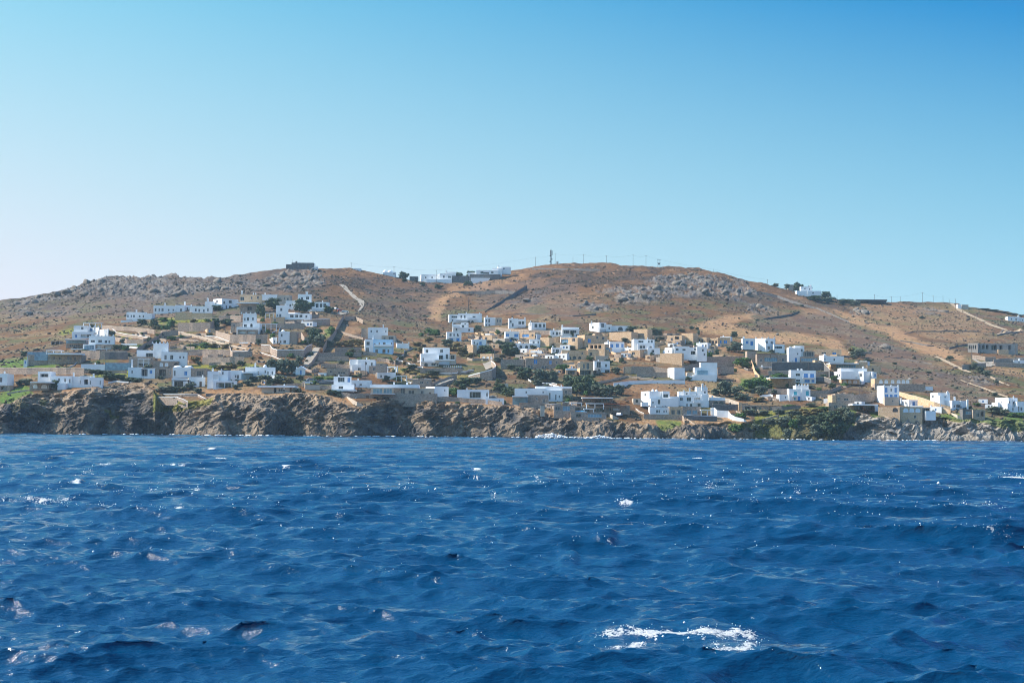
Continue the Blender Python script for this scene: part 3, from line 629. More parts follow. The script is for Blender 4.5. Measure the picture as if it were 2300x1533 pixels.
    return dict(K=K, e=e, f=f, W=W_, dep=dep, zt=zt, zb=zb, D=D)
def H(name, label, cat, cr, spec, group=None, base=None):
    """a building read from lines: wall blocks with their openings, then extras"""
    lines = [l.strip() for l in spec.strip().split('\n') if l.strip()]
    blocks = []
    for l in lines:
        it = [t.split() for t in l.split(';')]
        blocks.append((it[0], it[1:]))
    bx = [b for b in blocks if b[0][0] in MATS]
    ux = [cr(float(b[0][1]), 0)[0] for b in bx] + [cr(float(b[0][3]), 0)[0] for b in bx]
    vb = base if base is not None else max(float(b[0][4]) for b in bx)
    uc = (min(ux)+max(ux))/2; vb = cr(0, vb)[1]
    D0 = float(D_at(uc, vb)); p = P(uc, vb, D0)
    root = empty(name, Vector(p), label, cat, group); root['kind'] = 'thing'
    for i, (tok, rest) in enumerate(blocks):
        if tok[0] in MATS: make_box(root, cr, tok, [r for r in rest if r and r[0] in WT], D0, i)
        exs = [tok] if tok[0] not in MATS else []
        for ex in exs + [r for r in rest if r and r[0] not in WT]: extra(root, cr, ex, D0, i)
    wide = [b for b in bx if b[0][0] == 'W' and float(b[0][3])-float(b[0][1]) > 85]
    if wide and not any(t.split()[0] in 'cmk' for l in lines for t in l.split(';') if t.split()) and not label.startswith('big blank'):
        t = max(wide, key=lambda b: -float(b[0][2]))[0]; q = random.Random(label); x = float(t[1]) + (float(t[3])-float(t[1]))*q.choice((.15, .3, .7, .85)); y = float(t[2]); sv = [o for o in t[5:] if o[0] == 's']
        extra(root, cr, ['c', str(x), str(y-q.uniform(9, 15)), str(y+3), str(q.uniform(9, 14))] + sv, D0, 0)
    return root
def extra(root, cr, t, D0, i):
    k = t[0]; a = [float(x) for x in t[1:] if not x[0].isalpha()]; op = {x[0]: x[1:] for x in t[1:] if x[0].isalpha()}
    s = float(op.get('s', 0) or 0); mb = MB()
    if k == 'c':                                           # chimney: x, top, bottom, width
        x, y0, y1, w_ = a; D = D0 + s + 1.2; u, v = cr(x, y0); ww = w_*S_*pxm(D); X_ = ray(u, v)[0]*D; zt = zat(u, v, D); zb = zat(u, cr(0, y1)[1], D)-1.5
        mb.box((X_, D, (zt+zb)/2-.12), (ww*.8, ww*.8, zt-zb-.25)); mb.box((X_, D, zt-.13), (ww, ww, .24)); mb.box((X_, D, zt+.10), (ww*.45, ww*.45, .2))
        mb.build('chimney', MATS[op.get('m', 'W')], root)
    elif k == 'm':                                         # horn-like merlons along a parapet: x0 x1 y_top y_bottom n
        x0, x1, y0, y1, n = a; D = D0 + s + .3
        for q in range(int(n)):
            x = x0 + (x1-x0)*q/(n-1); u, v = cr(x, y0); X_ = ray(u, v)[0]*D; zt = zat(u, v, D); zb = zat(u, cr(0, y1)[1], D)
            mb.prism([(X_-.35, D-.2), (X_+.35, D-.2), (X_+.35, D+.2), (X_-.35, D+.2)], zb-.1, (zt+zb)/2); mb.prism([(X_-.18, D-.15), (X_+.18, D-.15), (X_+.18, D+.15), (X_-.18, D+.15)], (zt+zb)/2+.002, zt)
            mb.build('merlon', WHITE, root); mb = MB()
    elif k == 'r':                                         # balcony: x0 y0(rail top) x1 y1(slab bottom)
        x0, y0, x1, y1 = a; D = D0 + s - 1.25; u0, v0 = cr(x0, y0); u1, v1 = cr(x1, y1)
        X0, X1 = ray(u0, v0)[0]*D, ray(u1, v0)[0]*D; zt, zb = zat(u0, v0, D), zat(u0, v1, D)
        mb.box(((X0+X1)/2, D+.62, zb+.09), (X1-X0, 1.2, .18)); rl = MB()
        m_ = {'b': BLUE, 'd': METAL, 'w': WHITE, 'g': GLAZE}.get(op.get('m', 'w'), WHITE)
        sl_ = mb.build('balcony_slab', WHITE, root)
        if op.get('m', 'w') in 'wg': rl.box(((X0+X1)/2, D+.06, (zb+.18+zt)/2+.003), (X1-X0, .1, zt-zb-.19))
        else:
            n = max(2, int((X1-X0)/.35))
            for q in range(n+1): rl.box((X0+.04+(X1-X0-.08)*q/n, D+.06, (zb+zt)/2+.06), (.05, .05, zt-zb-.2))
            rl.box(((X0+X1)/2, D+.06, zt), (X1-X0, .08, .07))
        rl.build('balcony_railing', m_, root)
    elif k == 'p':                                         # pergola / porch roof: x0 y0 x1 y1, d depth, m material
        x0, y0, x1, y1 = a; dp = float(op.get('d', 3)); D = D0 + s - dp; u0, v0 = cr(x0, y0); u1, v1 = cr(x1, y1)
        X0, X1 = ray(u0, v0)[0]*D, ray(u1, v0)[0]*D; zt, zb = zat(u0, v0, D), zat(u0, v1, D)-.8
        m_ = {'w': WHITE, 'd': WOOD, 't': THATCH, 'r': RED, 'c': CLOTH, 'g': PALEW}.get(op.get('m', 'w'))
        th = .3 if op.get('m', 'w') in 'wc' else .22
        if op.get('m') in ('d', 'g', 't'):
            n = max(4, int((X1-X0)/.5))
            for q in range(n): mb.box((X0+.1+(X1-X0-.2)*q/(n-1), D+dp/2-.02, zt-.08), (.14 if op['m'] != 't' else .42, dp-.06, .14))
            mb.box(((X0+X1)/2, D+.1, zt-.24), (X1-X0, .16, .16)); mb.box(((X0+X1)/2, D+dp-.2, zt-.24), (X1-X0, .16, .16))
        else: mb.box(((X0+X1)/2, D+dp/2-.02, zt-th/2), (X1-X0, dp-.06, th))
        mb.build('pergola_roof' if op.get('m') in ('d', 'g', 't') else 'porch_roof', m_, root)
        n = max(2, int(round((X1-X0)/3.2))+1)
        for q in range(n):
            pb = MB(); x = X0+.2+(X1-X0-.4)*q/(n-1); pb.box((x, D+.14, (zt-th+zb)/2-.06), (.26, .26, zt-th-zb-.12)); pb.build('porch_post', WHITE if op.get('m', 'w') in 'wcg' else WOOD, root)
    elif k == 'k':                                         # dome cap: x, top, bottom, width
        x, y0, y1, w_ = a; D = D0 + s + 2; u, v = cr(x, y0); r_ = w_*S_*pxm(D)/2; X_ = ray(u, v)[0]*D; zt = zat(u, v, D); zb = zat(u, cr(0, y1)[1], D)
        ring = []
        for j in range(6):
            t = j/5*math.pi/2; ring.append([(X_+r_*math.cos(t)*math.cos(q*math.pi/8), D+r_*math.cos(t)*math.sin(q*math.pi/8), zb+(zt-zb)*math.sin(t)) for q in range(16)])
        for j in range(5):
            for q in range(16): mb.face([ring[j][q], ring[j][(q+1) % 16], ring[j+1][(q+1) % 16], ring[j+1][q]])
        mb.build('dome', WHITE, root, True)
    elif k == 'z':                                         # gabled roof: x0 y_eaves x1 y_ridge
        x0, y0, x1, y1 = a; D = D0 + s - .15; u0, v0 = cr(x0, y0); u1, _ = cr(x1, y0); X0, X1 = ray(u0, v0)[0]*D, ray(u1, v0)[0]*D; ze = zat(u0, v0, D); zr = zat(u0, cr(0, y1)[1], D); xm = (X0+X1)/2
        mb.hexa([(X0, D, ze), (X1, D, ze), (xm+.05, D, zr), (xm-.05, D, zr)], [(X0, D+7, ze), (X1, D+7, ze), (xm+.05, D+7, zr), (xm-.05, D+7, zr)])
        mb.build('gabled_roof', WHITE, root)
    elif k == 'n':                                         # antenna
        x, y0, y1 = a; D = D0 + 3; u, v = cr(x, y0); X_ = ray(u, v)[0]*D; mb.tube((X_, D, zat(u, cr(0, y1)[1], D)-1), (X_, D, zat(u, v, D)), .09, .06); mb.build('antenna', METAL, root)
    elif k == 'q':                                         # slab (terrace edge, canopy): x0 y0 x1 y1 d depth, m
        x0, y0, x1, y1 = a; dp = float(op.get('d', 3)); D = D0 + s - dp; u0, v0 = cr(x0, y0); u1, v1 = cr(x1, y1)
        X0, X1 = ray(u0, v0)[0]*D, ray(u1, v0)[0]*D; zt, zb = zat(u0, v0, D), zat(u0, v1, D)
        mb.box(((X0+X1)/2, D+dp/2-.03, (zt+zb)/2), (X1-X0, dp-.08, zt-zb)); mb.build('terrace_edge', MATS.get(op.get('m', 'W')), root)
# ------------------------------------------------------------------ free-standing walls and ramps
def wall_mesh(mb, P0, th, drop, m=0, cap=None):
    """P0: list of (x, y, ztop, zbottom) along the wall; thickness goes away from the camera"""
    n = len(P0)
    for i in range(n-1):
        a, b = P0[i], P0[i+1]
        A = [(a[0], a[1], a[3]-drop), (b[0], b[1], b[3]-drop), (b[0], b[1], b[2]), (a[0], a[1], a[2])]
        Bq = [(x, y+th, z) for x, y, z in A]
        mb.face(A, m); mb.face([A[3], A[2], Bq[2], Bq[3]], m); mb.face([Bq[1], Bq[0], Bq[3], Bq[2]], m)
        if i == 0: mb.face([A[0], A[3], Bq[3], Bq[0]], m)
        if i == n-2: mb.face([A[1], Bq[1], Bq[2], A[2]], m)
def WALL(label, cr, pts, h, mk='S', cap=None, group=None, th=.5, name=None, ch=4, D=None, cat='wall'):
    """pts: crop px of the top edge; h: height in crop px (number or list)"""
    p = np.array(pts, float).reshape(-1, 2); n = len(p); hs = [h]*n if not isinstance(h, (list, tuple)) else h
    Q = []
    for (x, y), hh in zip(p, hs):
        u, v = cr(x, y); vb = v + hh*S_; d = float(D_at(u, vb)) if D is None else D; r = ray(u, v)*d; rb = ray(u, vb)*d
        Q.append((r[0], d, r[2]+CAMH, rb[2]+CAMH))
    if mk in 'STD':                                        # rough courses: the top and the line waver
        Q2 = []; wr = random.Random(int(pts[0]*7+pts[1])); j_ = .05 if cap == 'W' else .16
        for a, b in zip(Q, Q[1:]):
            k = max(1, int(math.dist(a[:2], b[:2])/2.2))
            for q in range(k):
                t = q/k; w = j_*(0 if q == 0 else 1); Q2.append((a[0]+(b[0]-a[0])*t, a[1]+(b[1]-a[1])*t+wr.uniform(-1, 1)*w*1.2, a[2]+(b[2]-a[2])*t+wr.uniform(-1, 1)*w, a[3]+(b[3]-a[3])*t))
        Q = Q2 + [Q[-1]]; n = len(Q)
    root = empty(name or ('white_wall' if mk == 'W' else 'stone_wall'), Vector((Q[0][0], Q[0][1], Q[0][3])), label, cat, group); root['kind'] = 'thing'
    mb = MB(); wall_mesh(mb, Q, th, 1.8); mb.build('masonry', MATS[mk], root)
    if cap:
        c = ch*S_*pxm(Q[0][1]); mb = MB(); Qc = [(x, y-.06, zt+c, zt+.002) for x, y, zt, zb in Q]; wall_mesh(mb, Qc, th+.12, 0)
        for i in range(n-1): mb.face([(Qc[i][0], Qc[i][1], Qc[i][3]), (Qc[i][0], Qc[i][1]+th+.12, Qc[i][3]), (Qc[i+1][0], Qc[i+1][1]+th+.12, Qc[i+1][3]), (Qc[i+1][0], Qc[i+1][1], Qc[i+1][3])])
        mb.build('coping', MATS[cap], root)
    return root
def ROAD(name, label, cr, left, right, m, lift=.35, steps=None):
    """a road between its two edges, draped on the land"""
    A = np.array(left, float).reshape(-1, 2); B = np.array(right, float).reshape(-1, 2)
    def res(q, n):
        d = np.r_[0, np.cumsum(np.hypot(*np.diff(q, axis=0).T))]; t = np.linspace(0, d[-1], n); return np.stack([np.interp(t, d, q[:, 0]), np.interp(t, d, q[:, 1])], 1)
    n = 40; A, B = res(A, n), res(B, n); k = 5; V = []
    for i in range(n):
        row = [ground(*cr(*(A[i] + (B[i]-A[i])*j/(k-1)))) for j in range(k)]
        for r in row: V.append((r[0], r[1], r[2]+lift))
    me = np_mesh(name, V, grid_faces(n, k)); o = link(name, me, None, [m]); tag(o, label, 'road', None, 'structure'); return o
# ------------------------------------------------------------------ plants
def leaf_mat(name, a, b, c=None):
    return mat(name, a, .75, .2, var=b, scale=1.4, detail=3, c0=.38, c1=.62)
LEAF = dict(d=leaf_mat('dark_olive_leaf', (.05, .075, .035), (.085, .11, .055)), g=leaf_mat('green_leaf', (.06, .125, .03), (.11, .175, .045)), o=leaf_mat('ochre_leaf', (.20, .14, .05), (.14, .12, .045)), b=leaf_mat('grey_green_leaf', (.085, .105, .07), (.13, .145, .09)))
BARK = mat('bark', (.10, .075, .055), .9, .1, var=(.16, .12, .09), scale=3)
def crown_mesh(seed, n_blob, flat=.8, leaves=46):
    r = np.random.default_rng(seed); V = []; Fc = []
    for _ in range(n_blob):
        a = r.uniform(0, 6.283); rad = r.uniform(0, .36)**.8*.75; rad = min(rad, .36); zc = r.uniform(.18, .86)
        rad *= math.sqrt(max(.1, 1-((zc-.45)/.55)**2))
        c = np.array([rad*math.cos(a), rad*math.sin(a), zc]); br = r.uniform(.09, .19)
        for _ in range(leaves):
            nrm = r.normal(size=3); nrm /= np.linalg.norm(nrm); p = c + nrm*br*r.uniform(.55, 1.12)*np.array([1, 1, flat])
            t = np.cross(nrm, r.normal(size=3)); t /= np.linalg.norm(t)+1e-9; q = np.cross(nrm, t); t = t + nrm*r.normal()*.5; sz = r.uniform(.03, .065)
            i = len(V); V += [p+t*sz*1.3, p+q*sz*.8, p-t*sz*1.3, p-q*sz*.8]; Fc.append((i, i+1, i+2, i+3))
    return np_mesh('crown', np.array(V), np.array(Fc))
CROWN = {}
for k in LEAF:
    CROWN[k] = []
    for i in range(4):
        me = crown_mesh(100+i*7+ord(k), 32, .85); me.materials.append(LEAF[k]); CROWN[k].append(me)
def trunk_mesh():
    mb = MB(); mb.tube((0, 0, -.25), (.02, 0, .35), .045, .03); mb.tube((.02, 0, .35), (-.13, .06, .68), .028, .012); mb.tube((.02, 0, .34), (.15, -.05, .7), .026, .012); mb.tube((.02, 0, .33), (.03, .14, .66), .022, .01)
    me = bpy.data.meshes.new('trunk'); me.from_pydata(mb.v, [], mb.f); me.materials.append(BARK); return me
TRUNK = trunk_mesh()
NT = 0
def TREE(label, cr, x, y, w_, h_, k='d', group=None, name=None, stem=True):
    """crown w x h crop px standing at crop px (x, y)"""
    global NT; NT += 1
    u, v = cr(x, y); g = ground(u, v); d = g[1]; W_ = 1.15*w_*S_*pxm(d); Hh = 1.12*h_*S_*pxm(d)
    zb = zat(u, v, d); z = min(g[2], zb+.3)
    nm = name or ('tree' if Hh > 3.2 else 'shrub')
    root = empty(nm, Vector((float(g[0]), float(d), float(z))), label, 'tree' if nm != 'shrub' else 'shrub', group)
    H2 = zb + Hh - z
    c = bpy.data.objects.new('crown', CROWN[k][NT % 4]); COL.objects.link(c); c.parent = root; c.scale = (W_*1.22, min(W_, 7)*1.2, H2*1.02); c.rotation_euler = (0, 0, 0)
    t = bpy.data.objects.new('trunk', TRUNK); COL.objects.link(t); t.parent = root; t.scale = (W_*.8, W_*.8, H2)
    return root
# ================================================================== the houses, west to east
HS = 'houses on the slope above the sea'
def h(label, cr, spec, name='house', cat='house', base=None): return H(name, label, cat, cr, spec, HS, base)
h('white house cut by the left picture edge, with tall dark window', C1, '''
W -90 915 68 1000 d8;w 15 968 20 42;w -30 965;c 40 898 918 14
S -90 1015 95 1058 s-2 d4;o 40 1040 50 26
''')
h('three-level white villa with thin pergola roof, leftmost of the upper villas', C1, '''
W 615 555 800 615;b 650 592 16 26;o 735 590 90 24;c 815 520 545 14
W 628 503 745 560 s1.5;w 702 524 20 22
W 740 515 852 600 s1 l845;b 775 537 28 24;m 745 845 503 515 4
W 845 530 932 588 s3 l926
p 715 476 878 512 d3 mg s6
''')
h('broad white two-storey villa with four windows and blue-lit lower glazing', C1, '''
W 755 590 980 664 l760;w 795 636 36 20;w 858 636 32 22;w 908 640 22 24;w 938 640 16 24;m 840 975 578 592 3;c 825 578 592 16
W 712 662 815 714 s-1.5 d4;g 765 690 84 36
S 815 664 980 710 s-.6 d4;o 850 688 40 36;o 925 690 60 34
p 820 700 920 712 d2 s-2
q 608 700 702 708 d4 s-2
''', 'villa', 'villa')
h('pale glazed pavilion on a terrace left of the broad white villa', C1, '''
S 565 655 735 690 d5;w 640 676 90 22
G 567 622 735 662 d4 s.4
q 560 616 740 624 d5.5 s.2
''', 'pavilion', 'pavilion')
h('small dark stone pavilion with two square openings on the open hillside', C1, '''
S 435 634 515 668 d5;o 455 653 24 24;o 490 653 26 24
''', 'pavilion', 'pavilion')
h('long dark stone villa with a pale blue glass parapet at its left end', C1, '''
S 232 752 415 838 l240 d9
S 415 748 700 835 d8;w 424 782 20 28;w 463 782 20 28;w 518 784 24 26;w 588 782 20 34;w 608 782 18 34;w 645 788 20 30
G 235 728 410 757 s.5 d6
q 410 736 700 750 d6 s2

W 205 796 236 838 s-1.5 d3;b 220 818 14 26
p 395 712 530 735 d4 s3
''', 'villa', 'villa')
h('long low white house with five dark windows above the left cliff', C1, '''
W 440 935 625 1032 d9;w 513 968 14 28;w 566 972 16 28;w 606 978 12 34;c 635 908 938 14
W 330 896 438 948 s4 d7;o 385 930 70 28
W 622 938 690 1012 s.6
W 690 935 780 1006 s.3;w 694 988 12 34;o 745 986 36 42
W 770 950 888 1014 l774;w 784 992 12 32;w 868 994 10 36;c 806 918 950 16
W 500 1000 572 1036 s-3 d3
''')
h('dark stone guest house with two pale arches at the cliff edge', C1, '''
S 262 990 430 1060 d6;A 310 1024 40 34;A 388 1026 54 38;s 425 1030 8 30
q 258 984 436 993 d6.5 s.2
''', 'guest_house', 'house')
h('long white house with small chimney, lowest of the upper left terrace row', C1, '''
W 1072 385 1252 457 l1080;w 1093 420 12 20;w 1122 420 11 20;w 1145 420 15 20;w 1195 422 12 20;w 1226 422 12 20;c 1175 368 386 14
W 1245 396 1302 432 s1.5
q 1040 457 1200 474 d5 s-1
p 1060 452 1130 492 d3 md s-2
''')
h('long white house with chimney and five evenly set windows, second in the upper left row', C1, '''
W 1305 330 1502 398 l1312;w 1330 366 15 26;w 1362 366 12 26;w 1390 366 18 26;w 1443 368 13 18;w 1483 368 13 18;c 1420 308 331 13
W 1500 325 1580 395 s2 d6;w 1550 368 16 24
''')
h('small white house with a tall chimney between two longer white houses', C2, '''
W 160 405 285 452;e 212 428 18 34;c 250 374 406 15;w 262 432 12 20
''')
h('low white house on a beige stone terrace wall, four windows', C2, '''
W 275 410 478 470 l282;w 335 445 16 26;w 365 448 14 26;w 405 450 14 24;w 440 444 13 26
T 160 462 300 518 s-2 d3
T 290 470 480 522 s-2.6 d3
''')
h('large white cube house with shaded left wing and square windows', C2, '''
W 485 345 702 442 l560;w 632 374 26 26;w 632 420 22 24;w 580 380 16 24;w 517 372 14 24;w 600 418 12 26
W 412 372 492 412 s1;c 447 343 375 17
W 478 392 560 430 s-1.5 d4
''')
h('ochre stone house with tall white chimney on its terrace', C2, '''
T 700 312 905 382 l712;w 735 347 34 32;w 815 340 15 26;w 870 337 15 24;c 742 278 314 14;m 840 860 296 312 2
q 690 378 880 388 d5 s-1
S 720 388 860 470 s-4 d5;o 800 430 40 30
''')
h('long white upper house whose right end turns to beige under the rocky top', C2, '''
W 900 312 1035 360
L 1030 316 1150 378 s.4;w 1060 347 10 22;w 1098 347 10 22;w 1128 350 14 22
T 885 360 965 404 s-1.5;o 930 384 70 20
''')
h('white house with upper tower room beside big dark tree on the upper slope', C2, '''
W 1110 365 1212 432 s1;w 1150 405 16 22
W 1205 308 1332 430 l1214;w 1250 347 16 26;w 1298 342 26 26;c 1300 288 310 22
W 1205 380 1345 440 s-1.5 d3
''')
h('white house with a row of glazed bays at the end of the upper row', C2, '''
W 1332 376 1480 456 d7;w 1382 406 24 34;w 1415 406 24 34;w 1447 406 24 34;r 1345 432 1482 456 mw
''')
h('white tower-like house with long window wing and stone vaulted basement', C2, '''
W 1018 405 1132 508 l1028;w 1073 440 18 26;w 1065 492 18 26;w 1040 490 10 20
W 1130 475 1322 532 s.5;w 1165 497 30 24;w 1207 497 26 24;w 1243 497 26 24;w 1290 500 16 22
T 985 505 1102 552 s-1.5;w 1020 530 14 20
S 1100 526 1275 562 s-1.5;a 1125 546 28 24;a 1195 546 36 26
p 940 470 1018 506 d3
''')
h('white horned tower house with arched window in the middle of the left hillside', C2, '''
W 735 475 860 596 l742;w 787 522 18 28;w 760 525 12 26;w 765 580 26 26;a 818 576 20 28;m 738 855 462 476 4;w 830 520 14 24
W 690 590 888 614 s-2 d3
W 855 556 890 615 s1
S 640 552 738 596 s1;w 670 575
S 700 614 872 652 s-3 d4;o 740 634 60 24;o 820 634 70 24
p 895 560 1042 612 d3
''')
h('small white tower house inside a white-edged stone terrace near the steep ramp', C2, '''
W 1040 628 1148 738 l1052;w 1080 662 16 26;w 1107 717 22 26;w 1072 718 14 24;k 1095 614 630 30
W 975 678 1042 736 l1005 s1;w 1020 715 12 24
S 1146 640 1210 736 s1.5
''')
h('large white villa with a crenellated upper room and stone ground floor', C1, '''
S 1108 770 1320 852 d8;o 1240 815 110 54;w 1140 810 20 30
W 1168 712 1322 782 s1.6 l1176;o 1285 755 60 34
W 1310 655 1445 735 s3 l1318;m 1314 1441 640 656 5
W 1380 728 1610 808 s.6 l1388;w 1425 775 20 40;w 1478 775 26 40;o 1350 772 60 30;w 1550 775 14 22;w 1580 775 14 22
S 1320 806 1535 862 s-.6;A 1390 838 30 36;A 1435 838 30 36;a 1520 835 40 34
p 1185 785 1285 850 d2.5 s-1
''', 'villa', 'villa')
h('long white and stone house with blue window below the crenellated villa', C1, '''
W 1100 860 1220 957 l1106;w 1140 900 12 26;c 1137 795 862 15
W 1215 868 1336 952 s.6;o 1245 905 56 62;b 1302 900 24 32
S 1333 864 1492 952 s1.2;o 1400 908 60 56;w 1470 905 16 40
W 1490 860 1645 947 s.4;w 1506 912 16 46;b 1602 912 26 36;k 1530 844 862 70;k 1625 844 862 70
S 1645 870 1782 952 s.8;w 1725 912 60 44
''')
h('long pool terrace with pale blue glass front beside the crenellated villa', C1, '''
W 700 834 1100 856 d5
G 905 822 1125 838 s-.2 d3
S 720 856 1100 888 s.5 d4;w 950 872 180 20
''', 'pool_terrace', 'terrace')
h('white house with shuttered upper window and wide shaded porch at cliff edge', C2, '''
W 442 970 545 1116 l448 d9;s 520 1018 46 44;c 490 948 972 16
W 540 965 622 1032 s1.5;w 578 988 16 24;c 565 955 968 14
W 495 1052 702 1116 s-1 l500 d5;o 560 1092 70 44;o 625 1092 52 44;w 665 1088 20 46
''')
h('white double-height house with small domes left of the grey tree mass', C2, '''
W 765 935 1030 1002 l772;w 885 986 14 28;w 945 975 14 24;w 968 985 12 28;w 1006 985 14 30;c 857 902 936 16;k 940 915 936 34
W 622 965 742 1042 s-.5;w 710 1020 16 36;w 690 1015 14 24
G 740 985 832 1042 s-1 d4
q 736 978 880 988 d5 s-1
''')
h('long white house with brown timber pergola above the small cliff terrace', C2, '''
W 280 1020 425 1116 l290 d8;w 312 1076 52 32;d 390 1088 20 56
W 140 1030 282 1112 s1;o 200 1082 80 50
p 135 1046 282 1112 d4 md s-.5
''')
h('tiny white chapel with gabled front and blue door at the ramp foot', C2, '''
W 1200 952 1288 1004 d7 l1206;b 1250 980 16 40
z 1206 952 1290 924
W 1180 948 1208 990 s3 d3
''', 'chapel', 'chapel')
h('long low modern white house with a single dark picture window on cliff top', C2, '''
L 915 1105 1195 1160 d8;w 1088 1134 56 28;o 1032 1134 22 44;d 1165 1132 18 46;w 1125 1140 10 12
W 880 1094 1202 1110 s-1.2 d10 b0
''')
h('flat-roofed dark stone building alone on the left hilltop', C2, '''
D 1155 38 1345 102 d9;d 1297 86 12 30;w 1215 70 10 16
D 1108 52 1160 95 s1;c 1210 27 40 16 mD
W 1344 66 1372 100 s1;c 1366 50 68 10
p 1348 80 1392 100 d3
n 1178 12 45
''', 'stone_building', 'building')
h('plain white house with two windows and beige stone sides above the pale blue house', C3, '''
W 475 595 655 667 l482 d8;w 510 628 12 22;w 560 628 12 22;w 636 628 10 20;c 617 572 597 12
S 425 602 480 664 s2
L 600 664 720 706 s-2;w 682 686 44 26;w 625 690
''')
h('pale blue two-storey house with long balcony on the bare slope', C3, '''
W 452 695 532 817 s-.5 l458;w 484 732 28 30;w 480 786 24 34
P 528 697 695 815 ;w 540 742 16 24;w 582 737 14 26;w 623 738 24 30;w 686 740 12 32;d 622 798 26 32;w 558 798 22 32;w 660 798 16 30;c 528 666 697 12;r 535 738 697 757 mw
''')
h('low white outbuilding with small merlons right of the pale blue house', C3, '''
W 725 730 840 782 l732;m 730 836 720 732 3
q 660 815 795 842 d5 s-3
''', 'outbuilding', 'house')
h('big white stepped villa with slanting canopy and balustrade on the stone terrace', C3, '''
W 955 768 1188 872 s5 l962;w 992 798 24 28;w 1118 797 24 28;o 1112 852 36 34;o 1165 845 20 40
W 932 820 1096 936 l940;w 960 870 12 30;a 985 914 30 30;w 1048 912 34 24;w 1070 905 10 20;w 1085 915 14 26
L 1188 826 1240 870 s5;o 1212 850 34 36
q 1060 868 1230 880 d6 s1
q 935 884 1100 892 d1.2 s-.3
m 1140 1285 922 944 9 s-1
''', 'villa', 'villa')
h('boxy white house with chamfered top storey beside two folded parasols', C3, '''
W 322 868 500 922 s1.5 l330
W 345 915 497 990 l352 d8;w 412 957 24 32;w 470 950 12 22
W 400 872 545 932 s.8;w 518 910 16 30;w 470 905 14 24
S 495 925 585 978 s.4;w 540 950 24 30
p 585 930 728 980 d3
''')
h('low white house with reed pergola below the two folded parasols', C3, '''
W 560 980 726 1048 l566;o 640 1030 26 32;w 600 1015 14 24
p 725 1006 820 1042 d3
''')
h('white house with curved glazed front and lower terrace rail above the cliff', C3, '''
W 186 1016 346 1088 l192 d8;w 258 1044 56 40;b 322 1046 22 40
W 175 1085 368 1136 s-2 d4;w 255 1112 40 24;q 170 1130 380 1140 d5 s-2.5
''')
h('low white flat-roofed house joined to the curved glazed one', C3, '''
W 345 1048 510 1112 d7;w 375 1092 16 26;w 425 1088 20 18;c 400 1036 1050 14
''')
h('long modern white villa with glazed bays and two chimneys over stone basement', C3, '''
L 512 1112 712 1162 d8;g 572 1140 80 42;g 660 1140 72 42
W 505 1085 922 1114 s-1.2 d10 b0
S 708 1112 812 1166 s.3;w 788 1140 36 44
L 810 1112 916 1178 s.2;w 862 1156 52 40
L 915 1118 1057 1182 s.8;w 955 1158 24 40;d 1022 1162 16 22
W 985 1102 1182 1168 s3 l1060;w 1150 1135 10 18
S 460 1162 1082 1224 s-2.5 d5;o 555 1205 40 34;o 645 1204 50 30;d 485 1196 30 40
c 709 1066 1088 13
c 821 1070 1090 17
q 505 1160 712 1166 d5 s-2.6
''', 'villa', 'villa')
h('long white flat house with recessed beige glazing on the cliff top', C3, '''
W 1255 1130 1528 1202 d9;o 1410 1174 96 52;w 1512 1172 14 30;w 1385 1168 10 30
W 1500 1202 1660 1240 s-3 d4;w 1620 1225 10 16
''')
h('white house with two round water tanks on the saddle skyline', C3, '''
W 605 118 712 150 d7;w 700 134 10 12
k 632 100 120 40
k 676 102 120 44
''')
h('tiny white flat house on the skyline left of the saddle', C3, '''
W 345 86 412 110 d6;w 360 98 10 10
''')
h('cluster of white cubes on the saddle skyline with long terrace wall', C3, '''
W 925 138 1092 188 d8 l935;w 975 165 12 16;w 1030 165 12 16
W 1085 130 1235 184 s-.5 l1092;w 1130 158 16 20;w 1180 160 24 18
W 1145 117 1232 165 s1.5
W 985 180 1200 200 s-3 d4
D 835 156 908 192 s-1 d5;w 870 174 12 14
D 1200 150 1350 192 s-1 d5;w 1280 172 14 14
''', 'villa', 'villa')
h('stepped white villa beneath the mast ridge, highest on the right of the saddle', C4, '''
W 190 45 262 78 s1.5
W 260 25 452 62 d8;w 310 46 26 20;o 345 50 50 14;w 400 46 20 16
W 395 8 482 54 s2
W 440 -4 560 30 s6 l448;w 500 12 12 14
D 205 60 470 92 s-2 d5;w 310 78 30 14
W 215 92 380 112 s-5 d3
''', 'villa', 'villa')
h('long white villa with balconies, arches and two chimneys, highest of the middle village', C4, '''
W 22 405 112 478 l30;w 75 427 50 18;w 60 460 14 26
W 108 398 312 476 s.6;w 135 425 14 24;w 165 425 14 24;a 200 470 22 24;a 232 470 22 24;w 245 432 26 24;c 181 388 400 11;c 296 393 405 13
q 95 452 200 460 d2
r 190 432 270 452 mw
''', 'villa', 'villa')
h('white stepped house with balcony between two taller white houses at middle left', C4, '''
W 58 515 242 562 l64 d8;w 95 535 14 22;w 205 540 16 20
W 58 490 196 520 s1.5;w 150 508 22 22
W 130 476 196 520 s2;w 170 496 16 26;c 64 473 500 12
r 70 502 130 522 mw
''')
h('cubic white house with dark iron balcony and two blue doors below', C4, '''
W 6 556 138 637 l12 d8;w 44 582 18 28;w 75 582 13 22;w 108 582 20 24;e 50 624 34 28;e 108 622 26 28;r 28 592 64 606 md
''')
h('white and beige house with two tall upper windows beside bare hillside', C4, '''
W 330 430 432 507 l336 d8;w 352 460 12 24;w 376 460 14 34;w 352 496 12 18;w 378 496 16 18
L 430 434 488 505 s.4;w 448 460 14 28;w 470 462 12 24
''')
